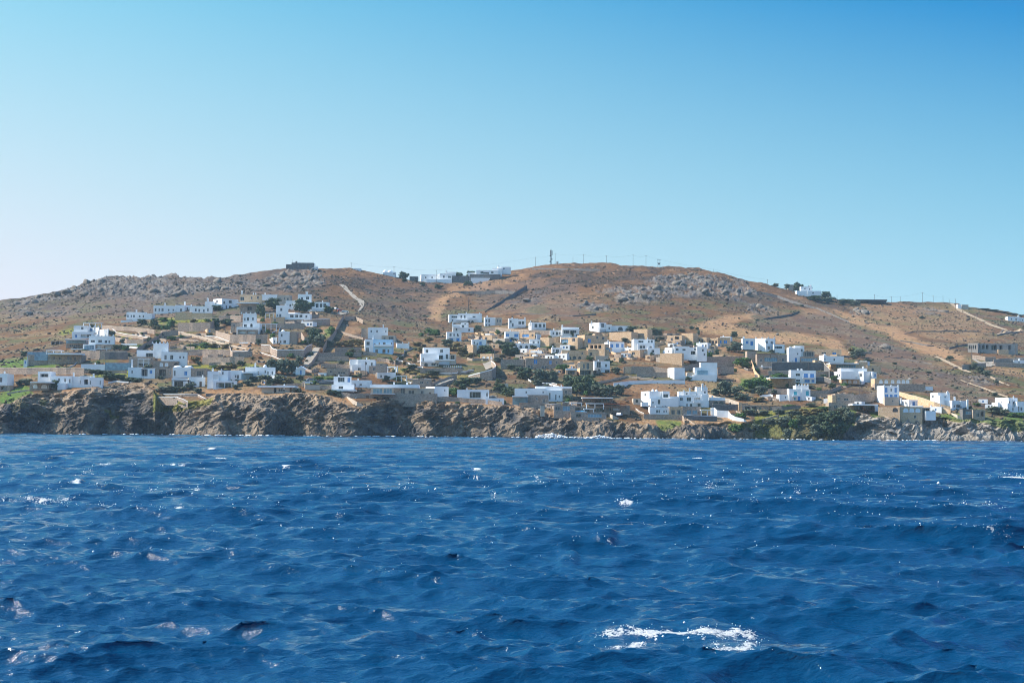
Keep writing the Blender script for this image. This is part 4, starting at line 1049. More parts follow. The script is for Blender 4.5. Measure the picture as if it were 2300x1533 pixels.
h('white house with horned corner chimneys and central recessed balcony', C4, '''
W 538 440 624 527 l546 d8;w 580 496 14 30;w 562 468 14 22;c 576 434 442 12
W 622 446 692 520 s1;w 640 480 24 30;w 668 478 22 30;c 686 432 448 12
r 615 490 690 508 mw
''')
h('white house with dark shuttered balcony doors, rightmost of the upper middle row', C4, '''
W 716 474 866 547 l740 d8;w 780 502 26 32;w 815 502 26 30;w 848 502 20 30;w 728 500 10 20;c 735 464 476 12;r 765 512 868 528 md

''')
h('white house with blue windows standing above green bushes in village centre', C4, '''
W 508 553 636 642 l516 d8;b 535 584 26 26;b 610 587 34 28;b 556 628 34 26;w 612 628 26 26;c 560 543 555 12
''')
h('ochre stone house with blue tall window left of the blue-windowed white house', C4, '''
T 320 584 402 640 y-30 b4;w 350 612 16 24
T 390 590 456 642 s-.5;b 410 614 24 34;w 438 614 12 24
''')
h('small white house with single blue window and a stone gable', C4, '''
W 222 620 352 677 l230;b 303 654 20 32;w 250 650 14 22;w 275 660 12 20
T 340 622 358 660 s1
T 185 668 240 740 s-2 y-35 d3 b4
''')
h('beige stone house with wide blue shutters beside village lane', C4, '''
T 645 564 772 612 y-30 b4;b 690 588 56 26;w 750 585 16 22
L 770 566 800 602 s1
''')
h('white vaulted house with stepped terraces below the blue-shuttered stone house', C4, '''
W 725 618 818 684 s1.5;w 760 645 18 22;w 800 645 12 22
W 575 656 800 706 ;w 610 682 14 22;a 650 685 22 26;a 700 685 26 24;w 740 680 22 22;k 640 640 658 30
T 818 604 895 660 s3 y-32 b4
''')
h('long white house with a tall buttressed left wing near upper lane', C4, '''
W 902 540 1008 598 s.5;w 962 570 22 28;w 985 568 12 24;w 930 568 14 22
''')
h('cream-shaded white house with wide upper loggia in the upper middle', C4, '''
W 998 515 1152 598 l1006 d8;w 1042 552 44 38;w 1102 552 52 38;c 1007 498 518 18
q 1010 532 1160 540 d2
''')
h('long ochre stone house with blue doors and a large glazed corner', C4, '''
W 995 592 1078 610 s.6
T 995 608 1140 656 y-28 b5;g 1025 636 64 36;w 1105 622 24 34
T 1136 582 1396 652 s.8 l1200;b 1165 634 22 36;b 1240 632 28 34;w 1310 604 18 24;w 1360 610 18 24
W 1080 600 1140 612 s-.4 d3
T 940 650 1000 690 s-1
''')
h('white cube house with a bright lit side and balcony, highest in right centre', C5, '''
W 90 475 236 556 l176 d9;w 205 500 24 36;w 120 515 14 22;r 185 520 240 535 mw
W 234 494 282 552 s2 ;w 262 525 14 22
W 280 504 440 552 s4;a 358 530 42 34;a 415 535 30 24
''')
h('blank ochre stone box house right below the highest white cube', C5, '''
T 262 562 452 626 y-32 b5 d8
T 440 556 456 610 s1
''')
h('dark shaded stone house with wide roof slab between ochre walls', C5, '''
T 472 535 590 570 s3 y-30 b4
S 455 568 592 628;o 480 600 36 36;o 530 600 40 36;w 572 596 20 30
''')
h('pale ruin of beige walls with two empty window holes', C5, '''
T 708 632 760 662 s-1;o 735 645 30 22
T 760 588 888 658 y-25 b4;o 845 608 36 24;w 800 620 18 26
T 885 570 985 660 s4 y-32 b5
''')
h('ochre stone house with arches and two blue windows near the bare hill', C5, '''
T 985 606 1100 662 y-28 b4;a 1018 634 14 32;a 1040 634 14 32;a 1062 634 14 32
T 1095 612 1197 664 s.8 y-28 b4;a 1125 645 20 30;a 1155 645 20 30;a 1182 645 16 28
T 1195 604 1306 658 s.4;b 1216 642 28 28;b 1263 642 28 28
''')
h('white three-part house with dark upper windows above an ochre courtyard', C5, '''
W 455 618 652 700 l476 s1.5;w 535 640 44 18;w 600 640 20 20;w 628 638 18 24
W 505 656 642 710 s.3;w 536 686 26 24;w 562 686 18 24;w 618 690 20 24
W 592 694 698 748 s-1;w 638 722 24 24
S 525 708 600 746 s-.6;o 560 726 60 22
T 424 714 528 762 s-1 y-28 b4;w 470 742 24 26
''')
h('white house with staircase flank on an ochre retaining terrace', C5, '''
W 815 680 952 752 l822 d8;w 848 708 22 20;w 906 710 28 16;c 814 658 682 12
W 740 690 820 748 s.6 l800;w 770 725 10 20
W 948 690 1022 756 s1;o 985 735 40 30;w 1000 705 16 18
W 1018 684 1102 768 s-.3;w 1068 714 16 22;w 1082 750 14 22
T 698 742 888 824 y-25 s-1 d3 b4
''')
h('white house with blue upper windows and a blue glass balcony, centre right', C5, '''
W 218 640 392 734 l268 d8;b 284 676 26 32;b 332 674 26 32;b 376 674 20 32;c 252 628 642 14;r 270 706 392 732 mb
''')
h('ochre loggia house with open columned storey left of the blue balcony house', C5, '''
T 82 662 222 708 s2 y-24 b4;o 110 684 26 30;o 145 684 26 30;o 180 684 26 30
G 160 694 262 730 s.5 d3
T 80 706 262 765 s0;a 105 745 22 26;w 200 750 40 20
L 145 762 250 798 s-1.4 d3
''')
h('small white two-storey house with iron balcony amid ochre stone, centre', C4, '''
W 1275 806 1418 914 l1284 d8;w 1322 838 36 50;w 1324 890 22 30;w 1385 845 16 26;o 1395 895 40 26;r 1300 850 1345 864 md
''')
h('ochre stone house with tall grey windows left of the iron-balcony white house', C4, '''
T 1135 812 1276 936 l1160 d8;w 1156 842 40 54;w 1228 850 22 54;w 1195 850 14 40;o 1200 905 110 36
q 1040 870 1135 884 d4 s-1
T 1040 884 1135 936 s1;o 1085 905 60 30
''')
h('long brown stone house with a square blue window above the tree clump', C4, '''
S 480 790 682 876 s1;o 640 860 70 26;w 560 855 20 18
S 680 782 1012 880 l690;b 778 813 30 38;b 906 818 22 32;w 722 860 24 32;w 745 860 18 32;w 840 860 20 26;w 870 858 26 22;w 960 820 14 24
''')
h('dark ochre stone house with three small arched windows in a row', C4, '''
T 1005 715 1242 794 ;a 1070 780 28 26;a 1112 777 30 28;a 1158 779 26 26;w 1060 740 14 20;w 1180 740 14 20
''')
h('white house with one grey window among brown stone walls at centre', C4, '''
W 912 690 1008 742 l920;w 966 720 26 26;w 935 718 12 22
T 790 692 872 746 s1 l806;w 804 716 22 26;w 848 718 16 26
T 722 708 792 748 y-30 b4;w 760 732 20 20
''')
h('small ochre arcade building with three lit bays beside the lane', C4, '''
T 300 746 418 798 y-25 b4;A 330 778 24 26;A 365 778 24 26;A 398 778 22 26
''', 'arcade', 'building')  # white panes in the arches paint the sunlight in the bays
h('low white flat house with dark palm shadows on its wall near the coast', C4, '''
W 600 1042 868 1098 d8;w 700 1075 14 20;w 845 1075 12 18
W 865 1058 1012 1148 l872;w 902 1110 14 60;w 954 1118 12 50;w 985 1112 12 24
W 780 1024 1092 1042 s3 d9
S 1010 1044 1092 1098 s2;w 1040 1072 20 26
''')  # the tall narrow dark panes stand for palm shadows on the wall
h('dark stone basement house with blue pool wall in front of the low white flat house', C4, '''
S 708 1098 892 1172 d7;w 790 1130 14 24;w 850 1150 20 30
G 582 1112 712 1162 s-.5 d4
q 575 1104 715 1114 d5 s-.5
S 640 1165 830 1190 s-3 d3
''', 'basement_house', 'house')
h('low grey service building with a row of pillars behind the beach bar', C4, '''
S 1182 1124 1442 1168 d7;o 1330 1146 20 24;o 1355 1146 20 24;o 1380 1146 20 24;o 1405 1146 20 24;w 1230 1148 60 14
q 1178 1118 1446 1127 d7 s.3
''', 'service_building', 'building')
h('low dark beach bar with white canvas roofs and a red awning at shore', C4, '''
S 1075 1195 1440 1260 d8;o 1130 1225 60 34;o 1215 1228 60 30;o 1330 1225 90 30;o 1410 1225 40 30
p 1082 1162 1180 1200 d4 mc s4
p 1212 1168 1366 1205 d4 mc s1
p 1370 1172 1560 1205 d4 mr s1
p 1192 1216 1282 1245 d4 mc s-2
''', 'beach_bar', 'bar')
h('low stone shore house with glazed front left of the beach bar', C4, '''
S 940 1186 1122 1244 d6;g 1045 1215 62 42;w 970 1215 40 30
S 1085 1250 1390 1305 s-3 d4;o 1150 1275 40 26;g 1290 1275 120 30
L 820 1190 858 1230 s1 d3
''')
h('dark shore house with pale green shutters right of the red awning', C5, '''
S 220 1190 440 1262 d7;l 325 1222 56 20;w 270 1222 20 24
''')
h('white house with twin domes and curved apron wall above the shore', C5, '''
W 535 1066 728 1138 l608 d9;w 572 1098 14 22;k 638 1048 1068 26;k 668 1050 1068 24
W 720 1066 782 1130 s1;w 750 1105 44 30
W 612 1128 852 1196 s-1 l618;w 692 1158 22 40;w 640 1165 12 20
L 470 1128 536 1166 s1;a 500 1150 20 26
q 540 1160 600 1196 d4 s-1.5
W 780 1110 860 1170 s.6;w 820 1140 14 20
''')
h('tallest white shore house with stepped tower and wide blue-grey windows', C5, '''
W 848 1100 1058 1202 l862 d9;w 884 1134 24 28;w 948 1136 38 32;o 1020 1142 54 40;w 966 1186 22 26;w 1036 1186 26 26;w 932 1186 12 26
W 862 1068 1012 1108 s2;w 930 1088 14 18;c 905 1060 1072 16;c 955 1042 1070 14
W 1004 1030 1108 1142 s2.5 l1014;w 1085 1075 16 20;c 1065 1004 1032 20;c 1090 1018 1032 12
W 1055 1095 1118 1202 s1
r 990 1140 1056 1162 mw
''')
h('low white and ochre house directly under the tallest white shore house', C5, '''
W 608 1202 782 1264 l614;w 675 1240 18 26;w 694 1240 14 26;w 735 1240 12 20;w 755 1238 10 20
T 780 1200 894 1268 s.4;w 812 1246 30 40;w 862 1246 28 40
S 892 1198 1052 1274 s.2;g 950 1246 40 36;g 1000 1246 44 36
p 1050 1226 1162 1272 d3
''')
h('low stone house with two dark arches beside the white curving wall', C5, '''
S 1110 1146 1262 1196 d6;a 1180 1168 44 30;a 1226 1168 40 30
W 1130 1120 1260 1146 s.8 d5
''')
h('big blank white cube house with low side wing, left of two blank ones', C5, '''
W 765 864 912 974 l822 d8
W 908 936 1000 970 s1 d6
L 935 905 1002 945 s4
''')
h('big blank white stepped house, right and taller of two blank ones', C5, '''
W 1044 820 1192 944 s2 l1050 d8
W 998 862 1052 974 s.8;w 1030 900 12 20
W 985 926 1186 976 s-1 d5
G 1020 888 1110 926 s.2 d2
''')
h('white house with blue doors and bright lit gable in the right village row', C6, '''
W 250 612 368 668 l262;b 300 646 24 26;e 340 654 24 38;c 270 598 614 14
W 358 610 542 708 l462 d9;w 470 646 18 26;w 512 648 20 26;w 486 694 20 26;m 375 535 600 612 4
W 512 662 622 726 s-1 l530;w 576 690 50 20;w 545 690 14 20
''')
h('tall white round-cornered tower house with dark glazed loggia at its side', C6, '''
W 642 692 762 818 l656 d9;e 720 798 18 38;w 735 745 12 16;c 668 684 694 16;k 672 684 694 30
W 712 676 792 775 s2;w 770 715 16 24
S 788 722 880 772 s1;w 832 746 80 40
S 758 770 912 816 s0;g 835 795 140 26
''')
h('large dark stone house with framed glass front and heavy shaded terrace', C6, '''
S 300 722 382 790 s4
S 378 748 642 852 l386 d9;g 505 794 112 36;w 420 800 16 26;w 610 800 24 30
p 385 740 560 770 d3 md s-.5
W 412 856 512 866 s-2 d3
''')
h('long white house with sunlit left wing right of the dark glazed loggia', C6, '''
W 918 756 985 820 l960;w 970 790 10 16
W 975 764 1132 822 s.5;c 966 748 768 18;w 1050 795 14 20
''')
h('low rubble stone house with one blue window under the sandy bank', C6, '''
T 880 706 1112 760 y-12 d6 b4;b 1050 742 34 20;w 960 738 40 16
''')
h('white two-storey house with four blue balcony windows below the dark retaining wall', C6, '''
W 668 884 778 1002 l674 d8;w 736 925 38 22;w 738 974 36 20;c 736 874 886 14
W 772 888 890 1000 s.5;b 805 932 34 38;b 858 934 34 38;b 815 978 46 26;b 865 978 26 26;c 768 876 890 16
r 780 935 892 952 mb
''')
h('curved ochre terrace house with wide dark band left of the blue balcony house', C6, '''
T 500 952 716 984 d8
S 530 984 660 1032 s1;o 590 1008 90 28
q 496 946 720 955 d9 s.3
''')
h('wide white house with bright lit corner and small dark windows, right village', C6, '''
W 1046 894 1232 988 l1108 d9;w 1075 930 14 22;w 1095 930 12 20
W 1228 894 1392 966 l1300 s.4;w 1275 930 22 30;w 1252 930 12 20
W 1105 868 1332 898 s3
W 1375 902 1412 962 s1;b 1400 930 14 30
''')
h('low ochre house front of white arched doors below the wide white house', C6, '''
T 1110 958 1266 1008;A 1140 984 30 30;A 1182 984 30 30;A 1228 984 36 30
q 1106 952 1270 961 d6 s.2
''')
h('long beige stone house with band of glazing at the upper right edge', C6, '''
T 1018 828 1256 894 d7;g 1150 852 170 26
q 1014 822 1260 831 d8 s.2
T 1248 812 1336 868 s1
T 1332 846 1452 902 s0;a 1380 880 20 24
''')
h('white house with crenellated top room and turquoise shutters near the grass bank', C6, '''
W 652 1046 772 1150 l660 d8;t 713 1084 26 30;e 745 1132 22 42;t 708 1130 14 22
W 768 1048 842 1152 s.3;t 816 1084 26 40;e 820 1132 22 40
W 718 1016 828 1052 s1.5;m 722 824 1004 1017 5
W 575 1094 692 1142 s1;w 630 1118 12 18
r 690 1100 742 1112 mw
''')
h('rounded tan stone house front with dark veranda, below the white shutter house', C6, '''
T 990 1098 1062 1164 l1030
S 1055 1088 1215 1164 s1;w 1085 1130 20 26;w 1150 1135 40 20
S 1000 1164 1218 1232 s-1.5 d6;w 1060 1200 30 30;w 1130 1200 40 30
''')
h('long low black-shaded veranda house with two white columns above the grassy cliff', C6, '''
S 1212 1184 1422 1232 d7;o 1256 1210 72 36;o 1345 1210 88 36
q 1206 1176 1426 1188 d8 s.3
W 1396 1180 1424 1234 s-.5 d3
''', 'veranda_house', 'house')
h('tall white house with blue double doors and sunlit left side, far right group', C7, '''
W 264 1020 456 1138 l326 d9;b 345 1056 22 44;b 426 1057 20 44;w 388 1055 12 26;b 348 1104 30 26;b 388 1106 24 24;b 426 1104 26 24;m 330 450 1010 1022 3
L 330 1116 452 1178 s-2 d4;w 400 1150 14 18
''')
h('white cube with blue door on top of the arched ochre terrace house', C7, '''
W 450 1140 617 1204 l540 d8;e 580 1178 22 42;w 478 1168 12 20;w 512 1168 12 20
''')
h('ochre stone terrace house with three white arches at the rocky shore', C7, '''
T 272 1202 460 1262 y-20 b5 d8;a 420 1226 46 40;A 465 1226 22 40
T 456 1200 652 1316 s-.4;A 512 1230 46 38;A 563 1230 44 38;A 615 1230 44 38;w 592 1286 20 26
S 650 1204 722 1260 s2;o 685 1232 56 36
W 684 1236 768 1262 s-1 d3
''')
h('white farmhouse with round chimney pots on the slope, left of two last groups', C7, '''
W 724 1080 892 1148 l790 d8;w 745 1112 14 22;w 850 1115 14 18;c 875 1068 1084 16
W 805 1106 845 1140 s-2 d3
W 788 1146 1032 1226 s-3 l910;w 968 1196 52 30;d 988 1225 14 24;w 930 1195 14 20;c 936 1116 1150 17;c 990 1150 1168 14;c 1046 1140 1210 16
''')
h('grey-blue stone annex with flat roof at the foot of the farmhouse', C7, '''
D 994 1220 1092 1290 l1000;g 1050 1252 50 24
S 1088 1226 1192 1314 s-1;w 1130 1270 24 36;o 1168 1260 22 40
''', 'annex', 'house')
h('white farmhouse with low side wings at the right picture edge', C7, '''
W 1250 1164 1320 1226 s.5 l1300
W 1278 1122 1472 1210 l1394 d9;w 1404 1160 12 20;w 1442 1162 16 30;w 1335 1165 12 18
W 1310 1168 1420 1240 s-1.5 l1385;w 1435 1215
W 1396 1200 1478 1240 s-1.2;w 1432 1222 12 28
W 1468 1156 1600 1240 s-.6;d 1478 1218 16 44;w 1505 1218 16 30;w 1540 1190
''')
h('unfinished concrete building frame with empty window slots on the right slope', C7, '''
C 1050 654 1136 742 y-30 b5;o 1063 686 11 34;o 1079 686 11 34;o 1097 686 11 34;o 1117 686 12 34
C 1134 658 1480 738 s.6;o 1150 685 18 34;o 1185 686 20 36;o 1218 686 22 36;o 1275 690 52 44;o 1335 692 26 40;o 1410 690 20 40
T 1312 708 1400 740 s-1 d3
''', 'concrete_building', 'building')
h('flat-roofed dark bungalow on the skyline right of the hill', C7, '''
D 92 286 352 300 d7;w 320 294 30 8
q 88 276 356 287 d9 s-.3 mD
''', 'bungalow', 'house')
h('small white skyline house with dark bush behind it on the right ridge', C6, '''
W 730 202 830 232 s-.5
W 756 166 862 206 s1 l766;w 800 186 12 12;w 840 188 10 14
W 825 204 938 242 s-.8;w 870 222 14 12
''')
h('pale stone hut on the skyline left of the small white ridge house', C6, '''
L 655 150 708 174 d5;w 680 162 8 10
''', 'hut', 'house')
h('low white roadside house near the right picture edge below the ridge', C7, '''
W 1398 425 1500 464 d6;w 1430 445 10 14;w 1470 448 12 14
''')
h('white bungalow cut by the right picture edge below the ridge', C7, '''
W 1505 432 1620 474 d6;w 1525 455 10 14
''')
h('small white ruin beside the ridge-top road', C7, '''
W 962 318 1000 358 l968 d4
L 1005 322 1060 352 s2
''', 'hut', 'house')
h('long low arcade of pale arches on a stone terrace, end of right village', C7, '''
T 246 958 570 1006 d7;A 300 984 30 34;A 345 984 32 34;A 400 984 32 34;A 452 984 34 34;A 494 984 34 34;A 530 984 30 34
k 545 955 975 50
S 246 1004 682 1058 s-2 d4
''', 'arcade', 'building')
h('small white utility cabin below the long arcade', C7, '''
W 682 1026 746 1058 d4
''', 'cabin', 'hut')
h('white wall of a walled villa at the right edge by the curved road', C7, '''
W 1446 800 1600 834 d7;w 1490 818 12 14
''', 'villa', 'villa')
h('long stone terrace building with striped pergola behind the shore path', C6, '''
S 255 1186 432 1232 d6;o 300 1210 40 24;o 360 1210 40 24;w 410 1212
p 430 1186 602 1230 d4 md s2
T 226 1165 256 1232 s.5 d3
''', 'terrace_house', 'house')
h('low arched white house front beside curved white wall, right shore', C6, '''
W -160 1146 100 1186 s1 d6;a 28 1168 40 30;a 74 1168 40 30;w -30 1168 20 18
''')
h('tiny beige pump house on the dry slope near the lane', C4, '''
L 480 998 545 1032 d4;w 500 1015 8 14
''', 'hut', 'house')
h('low brown stone bungalow left of the steep ramp wall', C3, '''
S 130 945 320 1000 d6;w 170 975 24 20;w 260 985 60 20
W 60 985 128 1012 s-1 d3
''')
h('row of low stone garden rooms under the pale blue house', C3, '''
S 560 905 640 930 d5;w 600 918 20 14
S 870 1040 1030 1090 s-3 d5;w 950 1068 30 18;w 1000 1066 16 18
''')

# small outbuildings and walled yards that fill the village; nothing tells them apart inside each cluster
def sheds(cr, zone, n, label, group, seed, mk='TTLS'):
    r = random.Random(seed)
    for _ in range(n):
        x, y = r.uniform(zone[0], zone[2]), r.uniform(zone[1], zone[3]); w_, hh = r.uniform(36, 110), r.uniform(26, 46); m_ = r.choice(mk)
        o = r.choice(('y-30 b4', 'y-30 b4', 'l%d' % (x+w_*.3), 'y-20 b4')); ws = ';'.join('%s %d %d 15 20' % (r.choice('wwwbd'), x+w_*t, y+hh*.55) for t in ((.5,), (.4, .72), (.6, .85))[r.randrange(3)])
        H('small_house' if mk == 'W' else 'outbuilding', label, 'house' if mk == 'W' else 'outbuilding', cr, '%s %d %d %d %d d5 %s;%s' % (m_, x, y, x+w_, y+hh, o, ws), group)
sheds(C4, (330, 600, 1230, 790), 24, 'small flat ochre stone outbuilding squeezed between village centre houses', 'village centre outbuildings', 41)
sheds(C5, (0, 590, 1240, 780), 24, 'small flat ochre outbuilding between the upper village houses', 'upper village outbuildings', 42)
sheds(C4, (940, 830, 1300, 900), 6, 'small ochre outbuilding above the grove behind the bar', 'grove outbuildings', 43)
sheds(C4, (560, 1150, 1400, 1230), 9, 'small low outbuilding crowded along the central shore', 'central shore outbuildings', 44, 'SLWS')
sheds(C6, (860, 720, 1400, 1000), 9, 'small flat stone outbuilding among the right village houses', 'right village outbuildings', 45, 'TSWL')
sheds(C2, (0, 470, 1250, 660), 8, 'small flat stone outbuilding among the upper left houses', 'upper left outbuildings', 46, 'SSLT')
sheds(C2, (350, 880, 1200, 1050), 6, 'small flat outbuilding between the lower left houses', 'lower left outbuildings', 47, 'SLWT')
sheds(C3, (80, 900, 900, 1050), 7, 'small flat outbuilding above the modern villa', 'outbuildings above the modern villa', 48, 'SSTL')
sheds(C4, (330, 560, 1230, 760), 13, 'small white cube house wedged into the village centre', 'small white village centre houses', 51, 'W')
sheds(C5, (200, 590, 1240, 740), 9, 'small white cube house on the upper village terraces', 'small white upper village houses', 52, 'W')
sheds(C6, (400, 900, 1300, 1160), 6, 'small white cube house among the right village terraces', 'small white right village houses', 53, 'W')
sheds(C7, (480, 1120, 1200, 1230), 5, 'small white cube house near the right-hand rocky shore', 'small white right shore houses', 54, 'W')
sheds(C2, (650, 400, 1300, 560), 5, 'small white cube house among the upper left villas', 'small white upper left houses', 55, 'W')
# ================================================================== retaining walls, garden walls
GW = 'terrace and garden walls on the slope'
def wl(label, cr, pts, h, mk='S', cap=None, **k): return WALL(label, cr, pts, h, mk, cap, GW, **k)
wl('long road retaining wall with pale top edge at the far left', C1, [-60,872, 200,870, 530,868, 725,874], 52, 'S', 'L', ch=6)
wl('grey stone wall below the terrace of the low white villa row, upper left', C1, [875,502, 1000,512, 1140,520, 1330,540], 34, 'S', 'L')
wl('pale path-side wall curving behind the broad white villa', C1, [968,530, 1000,560, 1090,578, 1190,590, 1290,608], 24, 'S', 'W')
wl('second curving stone wall under the pale path-side wall', C1, [990,600, 1090,618, 1235,622], 34, 'S')
wl('diagonal pale wall falling from the villa row to the road', C1, [1175,700, 1270,640, 1360,590, 1400,555, 1533,540], 40, 'S')
wl('low white garden wall with openings left of the crenellated villa', C1, [1040,655, 1180,655], 14, 'W'); wl('white parapet of a sunken terrace left of the crenellated villa', C1, [1110,678, 1185,686], 18, 'W')
wl('dark terrace wall behind the pool terrace', C1, [700,716, 860,718, 1090,716], 72, 'S')
wl('broad grey wall carrying the pool terrace lawn', C1, [720,886, 1090,888], 26, 'S')
wl('white stair wall stepping down beside the long dark villa', C1, [762,736, 738,748, 700,778, 660,812, 640,836, 600,852], 9, 'W')
wl('thin stair wall with white edge right of the first stair', C1, [905,720, 880,750, 850,785], 9, 'W')
wl('dark wall under the timber pavilion', C1, [905,730, 1100,730], 60, 'D')
wl('stone wall with pale cap behind the guest house', C1, [60,1080, 140,1065, 255,1050], 10, 'L')
wl('white wall on the cliff crown below the long pool', C1, [930,988, 1000,975, 1110,985, 1210,1000], 12, 'W')
wl('pair of stone walls of a sunken cliff terrace, upper one', C2, [60,1168, 250,1170, 360,1172, 420,1205, 470,1228], 22, 'S', 'W')
wl('lower stone wall of the sunken cliff terrace with white coping', C2, [10,1192, 180,1194, 230,1210, 275,1235], 34, 'S', 'W')
wl('sandy wall along the cliff edge under the porch house', C2, [430,1162, 560,1168, 760,1172], 34, 'D')
# hillside of the left village
wl('stone terrace wall below the beige-walled white house', C2, [160,520, 300,520, 545,512], 8, 'S', 'L')
wl('tall buttressed stone wall under the yellow-green terrace', C2, [190,556, 350,553, 470,548, 540,515], 72, 'S')
wl('long descending white-capped wall from the terrace towards the tower house', C2, [105,622, 220,640, 400,680, 560,730, 700,765, 780,780], 16, 'S', 'L', ch=8)
wl('curled white-capped wall above the descending wall', C2, [420,668, 500,672, 560,690, 630,716], 24, 'S', 'W')
wl('big stone terrace wall under the horned tower house', C2, [515,622, 640,655, 860,658, 960,655], 74, 'S')
wl('white pergola terrace edge under the horned tower house', C2, [720,722, 870,720], 10, 'W')
wl('grey terrace wall left of the horned tower house', C2, [540,500, 640,495, 735,497], 50, 'S', 'L')
wl('long upper stone wall right of the horned tower house', C2, [885,560, 1100,560, 1280,565], 44, 'S')
wl('stone wall with white garage door below the upper glazed house', C2, [1275,530, 1400,525, 1500,520], 50, 'S', 'W')
wl('white-edged terrace wall around the small tower house', C2, [905,745, 985,752, 1000,775, 1045,790, 1275,790, 1300,758, 1345,742], 60, 'S', 'W', ch=6)
wl('stone retaining wall right of the small tower house', C2, [1160,628, 1250,632, 1280,680, 1355,682], 54, 'S')
wl('slanted white ramp beside the small tower house', C2, [990,640, 1040,618], 8, 'W'); wl('white stair flank climbing behind the small tower house', C2, [1060,615, 1085,565], 14, 'W')
wl('dark basalt wall above the fire-coloured terrace', C2, [230,778, 260,748, 420,726, 640,760], 20, 'S', 'L')
wl('long brown retaining wall across the middle of the left slope', C2, [80,790, 400,786, 640,790, 660,812, 830,800], 48, 'S', 'L')
wl('white crooked wall end beside the long brown retaining wall', C2, [636,752, 645,795, 790,800, 815,772], 12, 'S', 'W')
wl('second brown retaining wall lower on the left slope', C2, [400,850, 600,850, 760,848], 60, 'S')
wl('descending double white rail wall above the grey trees', C2, [900,810, 1000,840, 1100,880, 1165,888], 14, 'S', 'W')
wl('stone wall below the white chapel lane', C2, [1285,940, 1340,960, 1400,950], 24, 'S')
wl('beige plaster wall of a yard on the cliff top', C2, [1255,1065, 1280,1062, 1285,1088, 1415,1090], 44, 'L')
wl('low brown wall beside the beige yard', C2, [1410,1090, 1533,1092], 40, 'S')
wl('brown garden wall behind the long low modern house', C2, [1040,1085, 1250,1075], 24, 'S')
# ramp and valley
wl('tall stone wall lining the steep ramp on its right side', C3, [280,478, 240,540, 190,640, 130,700, 95,770], [40, 50, 56, 60, 50], 'S')
wl('lower stone wall lining the steep concrete ramp', C3, [75,762, 40,830, 5,880, -45,930], [30, 40, 40, 24], 'S')
wl('stone wall along the bend of the hilltop road', C3, [290,500, 380,500, 440,530], 34, 'S')
wl('rough stone wall across the terraces above the plain white house', C3, [215,610, 300,640, 440,680], 24, 'S')
for i, (a, b, c, d, e) in enumerate(((200, 430, 770, 768, 44), (60, 430, 812, 806, 40), (50, 320, 846, 846, 40), (80, 330, 905, 915, 40), (420, 560, 800, 812, 34), (560, 720, 850, 880, 36))):
    WALL('dry stone terrace wall on the bare slope under the pale blue house', C3, [a, c, (a+b)/2, (c+d)/2-3, b, d], e, 'S', None, 'bare terrace walls')
wl('white zigzag stair wall stepping down to the coast below the big stepped villa', C3, [800,785, 795,830, 760,850, 720,880, 775,884, 790,900, 830,902, 850,915, 890,916, 905,935, 950,938, 970,952, 1010,954, 1030,968, 1070,970, 1090,988, 1140,992, 1205,994, 1215,990, 1250,990, 1262,978, 1330,978, 1345,968, 1395,964], 16, 'S', 'W', ch=7)
wl('white curved wall top below the low outbuilding', C3, [795,800, 850,785, 870,772], 12, 'S', 'W')
wl('dark terrace wall carrying the balustrade of the big stepped villa', C3, [935,944, 1100,944, 1300,944], 50, 'S')
wl('stone wall edging the lane to the coast', C3, [1025,1075, 1100,1045, 1180,1020, 1250,1010], 26, 'S', 'L')
wl('second stone wall of the lane to the coast', C3, [1060,1100, 1150,1070, 1240,1040], 24, 'S', 'L')
wl('grey wall with white cap above the long modern villa', C3, [820,1035, 900,1040, 1025,1040], 14, 'S', 'W'); wl('second grey wall with white cap above the long modern villa', C3, [815,1060, 900,1075, 1020,1075], 12, 'S', 'W')
wl('white diagonal stair wall above the long modern villa', C3, [800,1040, 840,1065, 880,1085], 10, 'W')
wl('beige stair wall descending the cliff below the modern villa', C3, [300,1185, 350,1210, 390,1235, 455,1268], [10, 40, 40, 12], 'L'); wl('white diagonal stair edge on the modern villa basement', C3, [375,1198, 450,1160], 8, 'W')
wl('stone plinth wall left of the cliff stair', C3, [255,1150, 330,1160, 460,1160], 40, 'S')
wl('low dark wall on the cliff edge right of the modern villa', C3, [1055,1190, 1200,1192, 1260,1195, 1500,1215, 1640,1235], 40, 'S')
wl('rubble parapet on the cliff edge below the modern villa', C3, [850,1208, 950,1212, 1060,1215], 30, 'S')
# centre
wl('high brown wall with white rim curving round the lane bend', C4, [395,808, 430,835, 436,862, 400,885, 300,912, 200,938], [40, 70, 90, 90, 60, 20], 'S', 'W', ch=8)
wl('brown wall across the slope below the iron-balcony white houses', C4, [140,700, 230,690, 330,695], 30, 'S'); wl('long stone wall beneath the upper middle row of houses', C4, [310,520, 430,522, 530,530, 720,545, 900,548], 34, 'S', 'L')
wl('dry field wall running diagonally up the brown hill', C4, [340,380, 430,320, 540,255, 640,190, 705,155], 14, 'D')
wl('dry field wall crossing the middle hill horizontally', C4, [520,405, 700,398, 900,405, 1100,415, 1300,398], 9, 'D')
wl('short dry wall in the brown saddle field', C4, [60,205, 260,205, 430,200, 600,205], 8, 'D')
wl('dry wall along the crest beneath the utility poles', C5, [-400,5, -200,8, 0,12, 180,15], 8, 'D')
wl('dark dry wall slanting down the right shoulder of the hill', C6, [290,195, 420,210, 560,240, 680,285, 800,320, 900,345, 1060,415, 1180,470], 12, 'D')
wl('dark boulder wall on the dry slope, middle right', C6, [440,440, 600,415, 665,405, 750,375], 10, 'D')
wl('white curved garden stair among the green trees', C4, [700,935, 715,960, 740,975], 10, 'W'); wl('white ramp wall below the green trees', C4, [830,990, 900,1000, 1000,1028], 12, 'W')
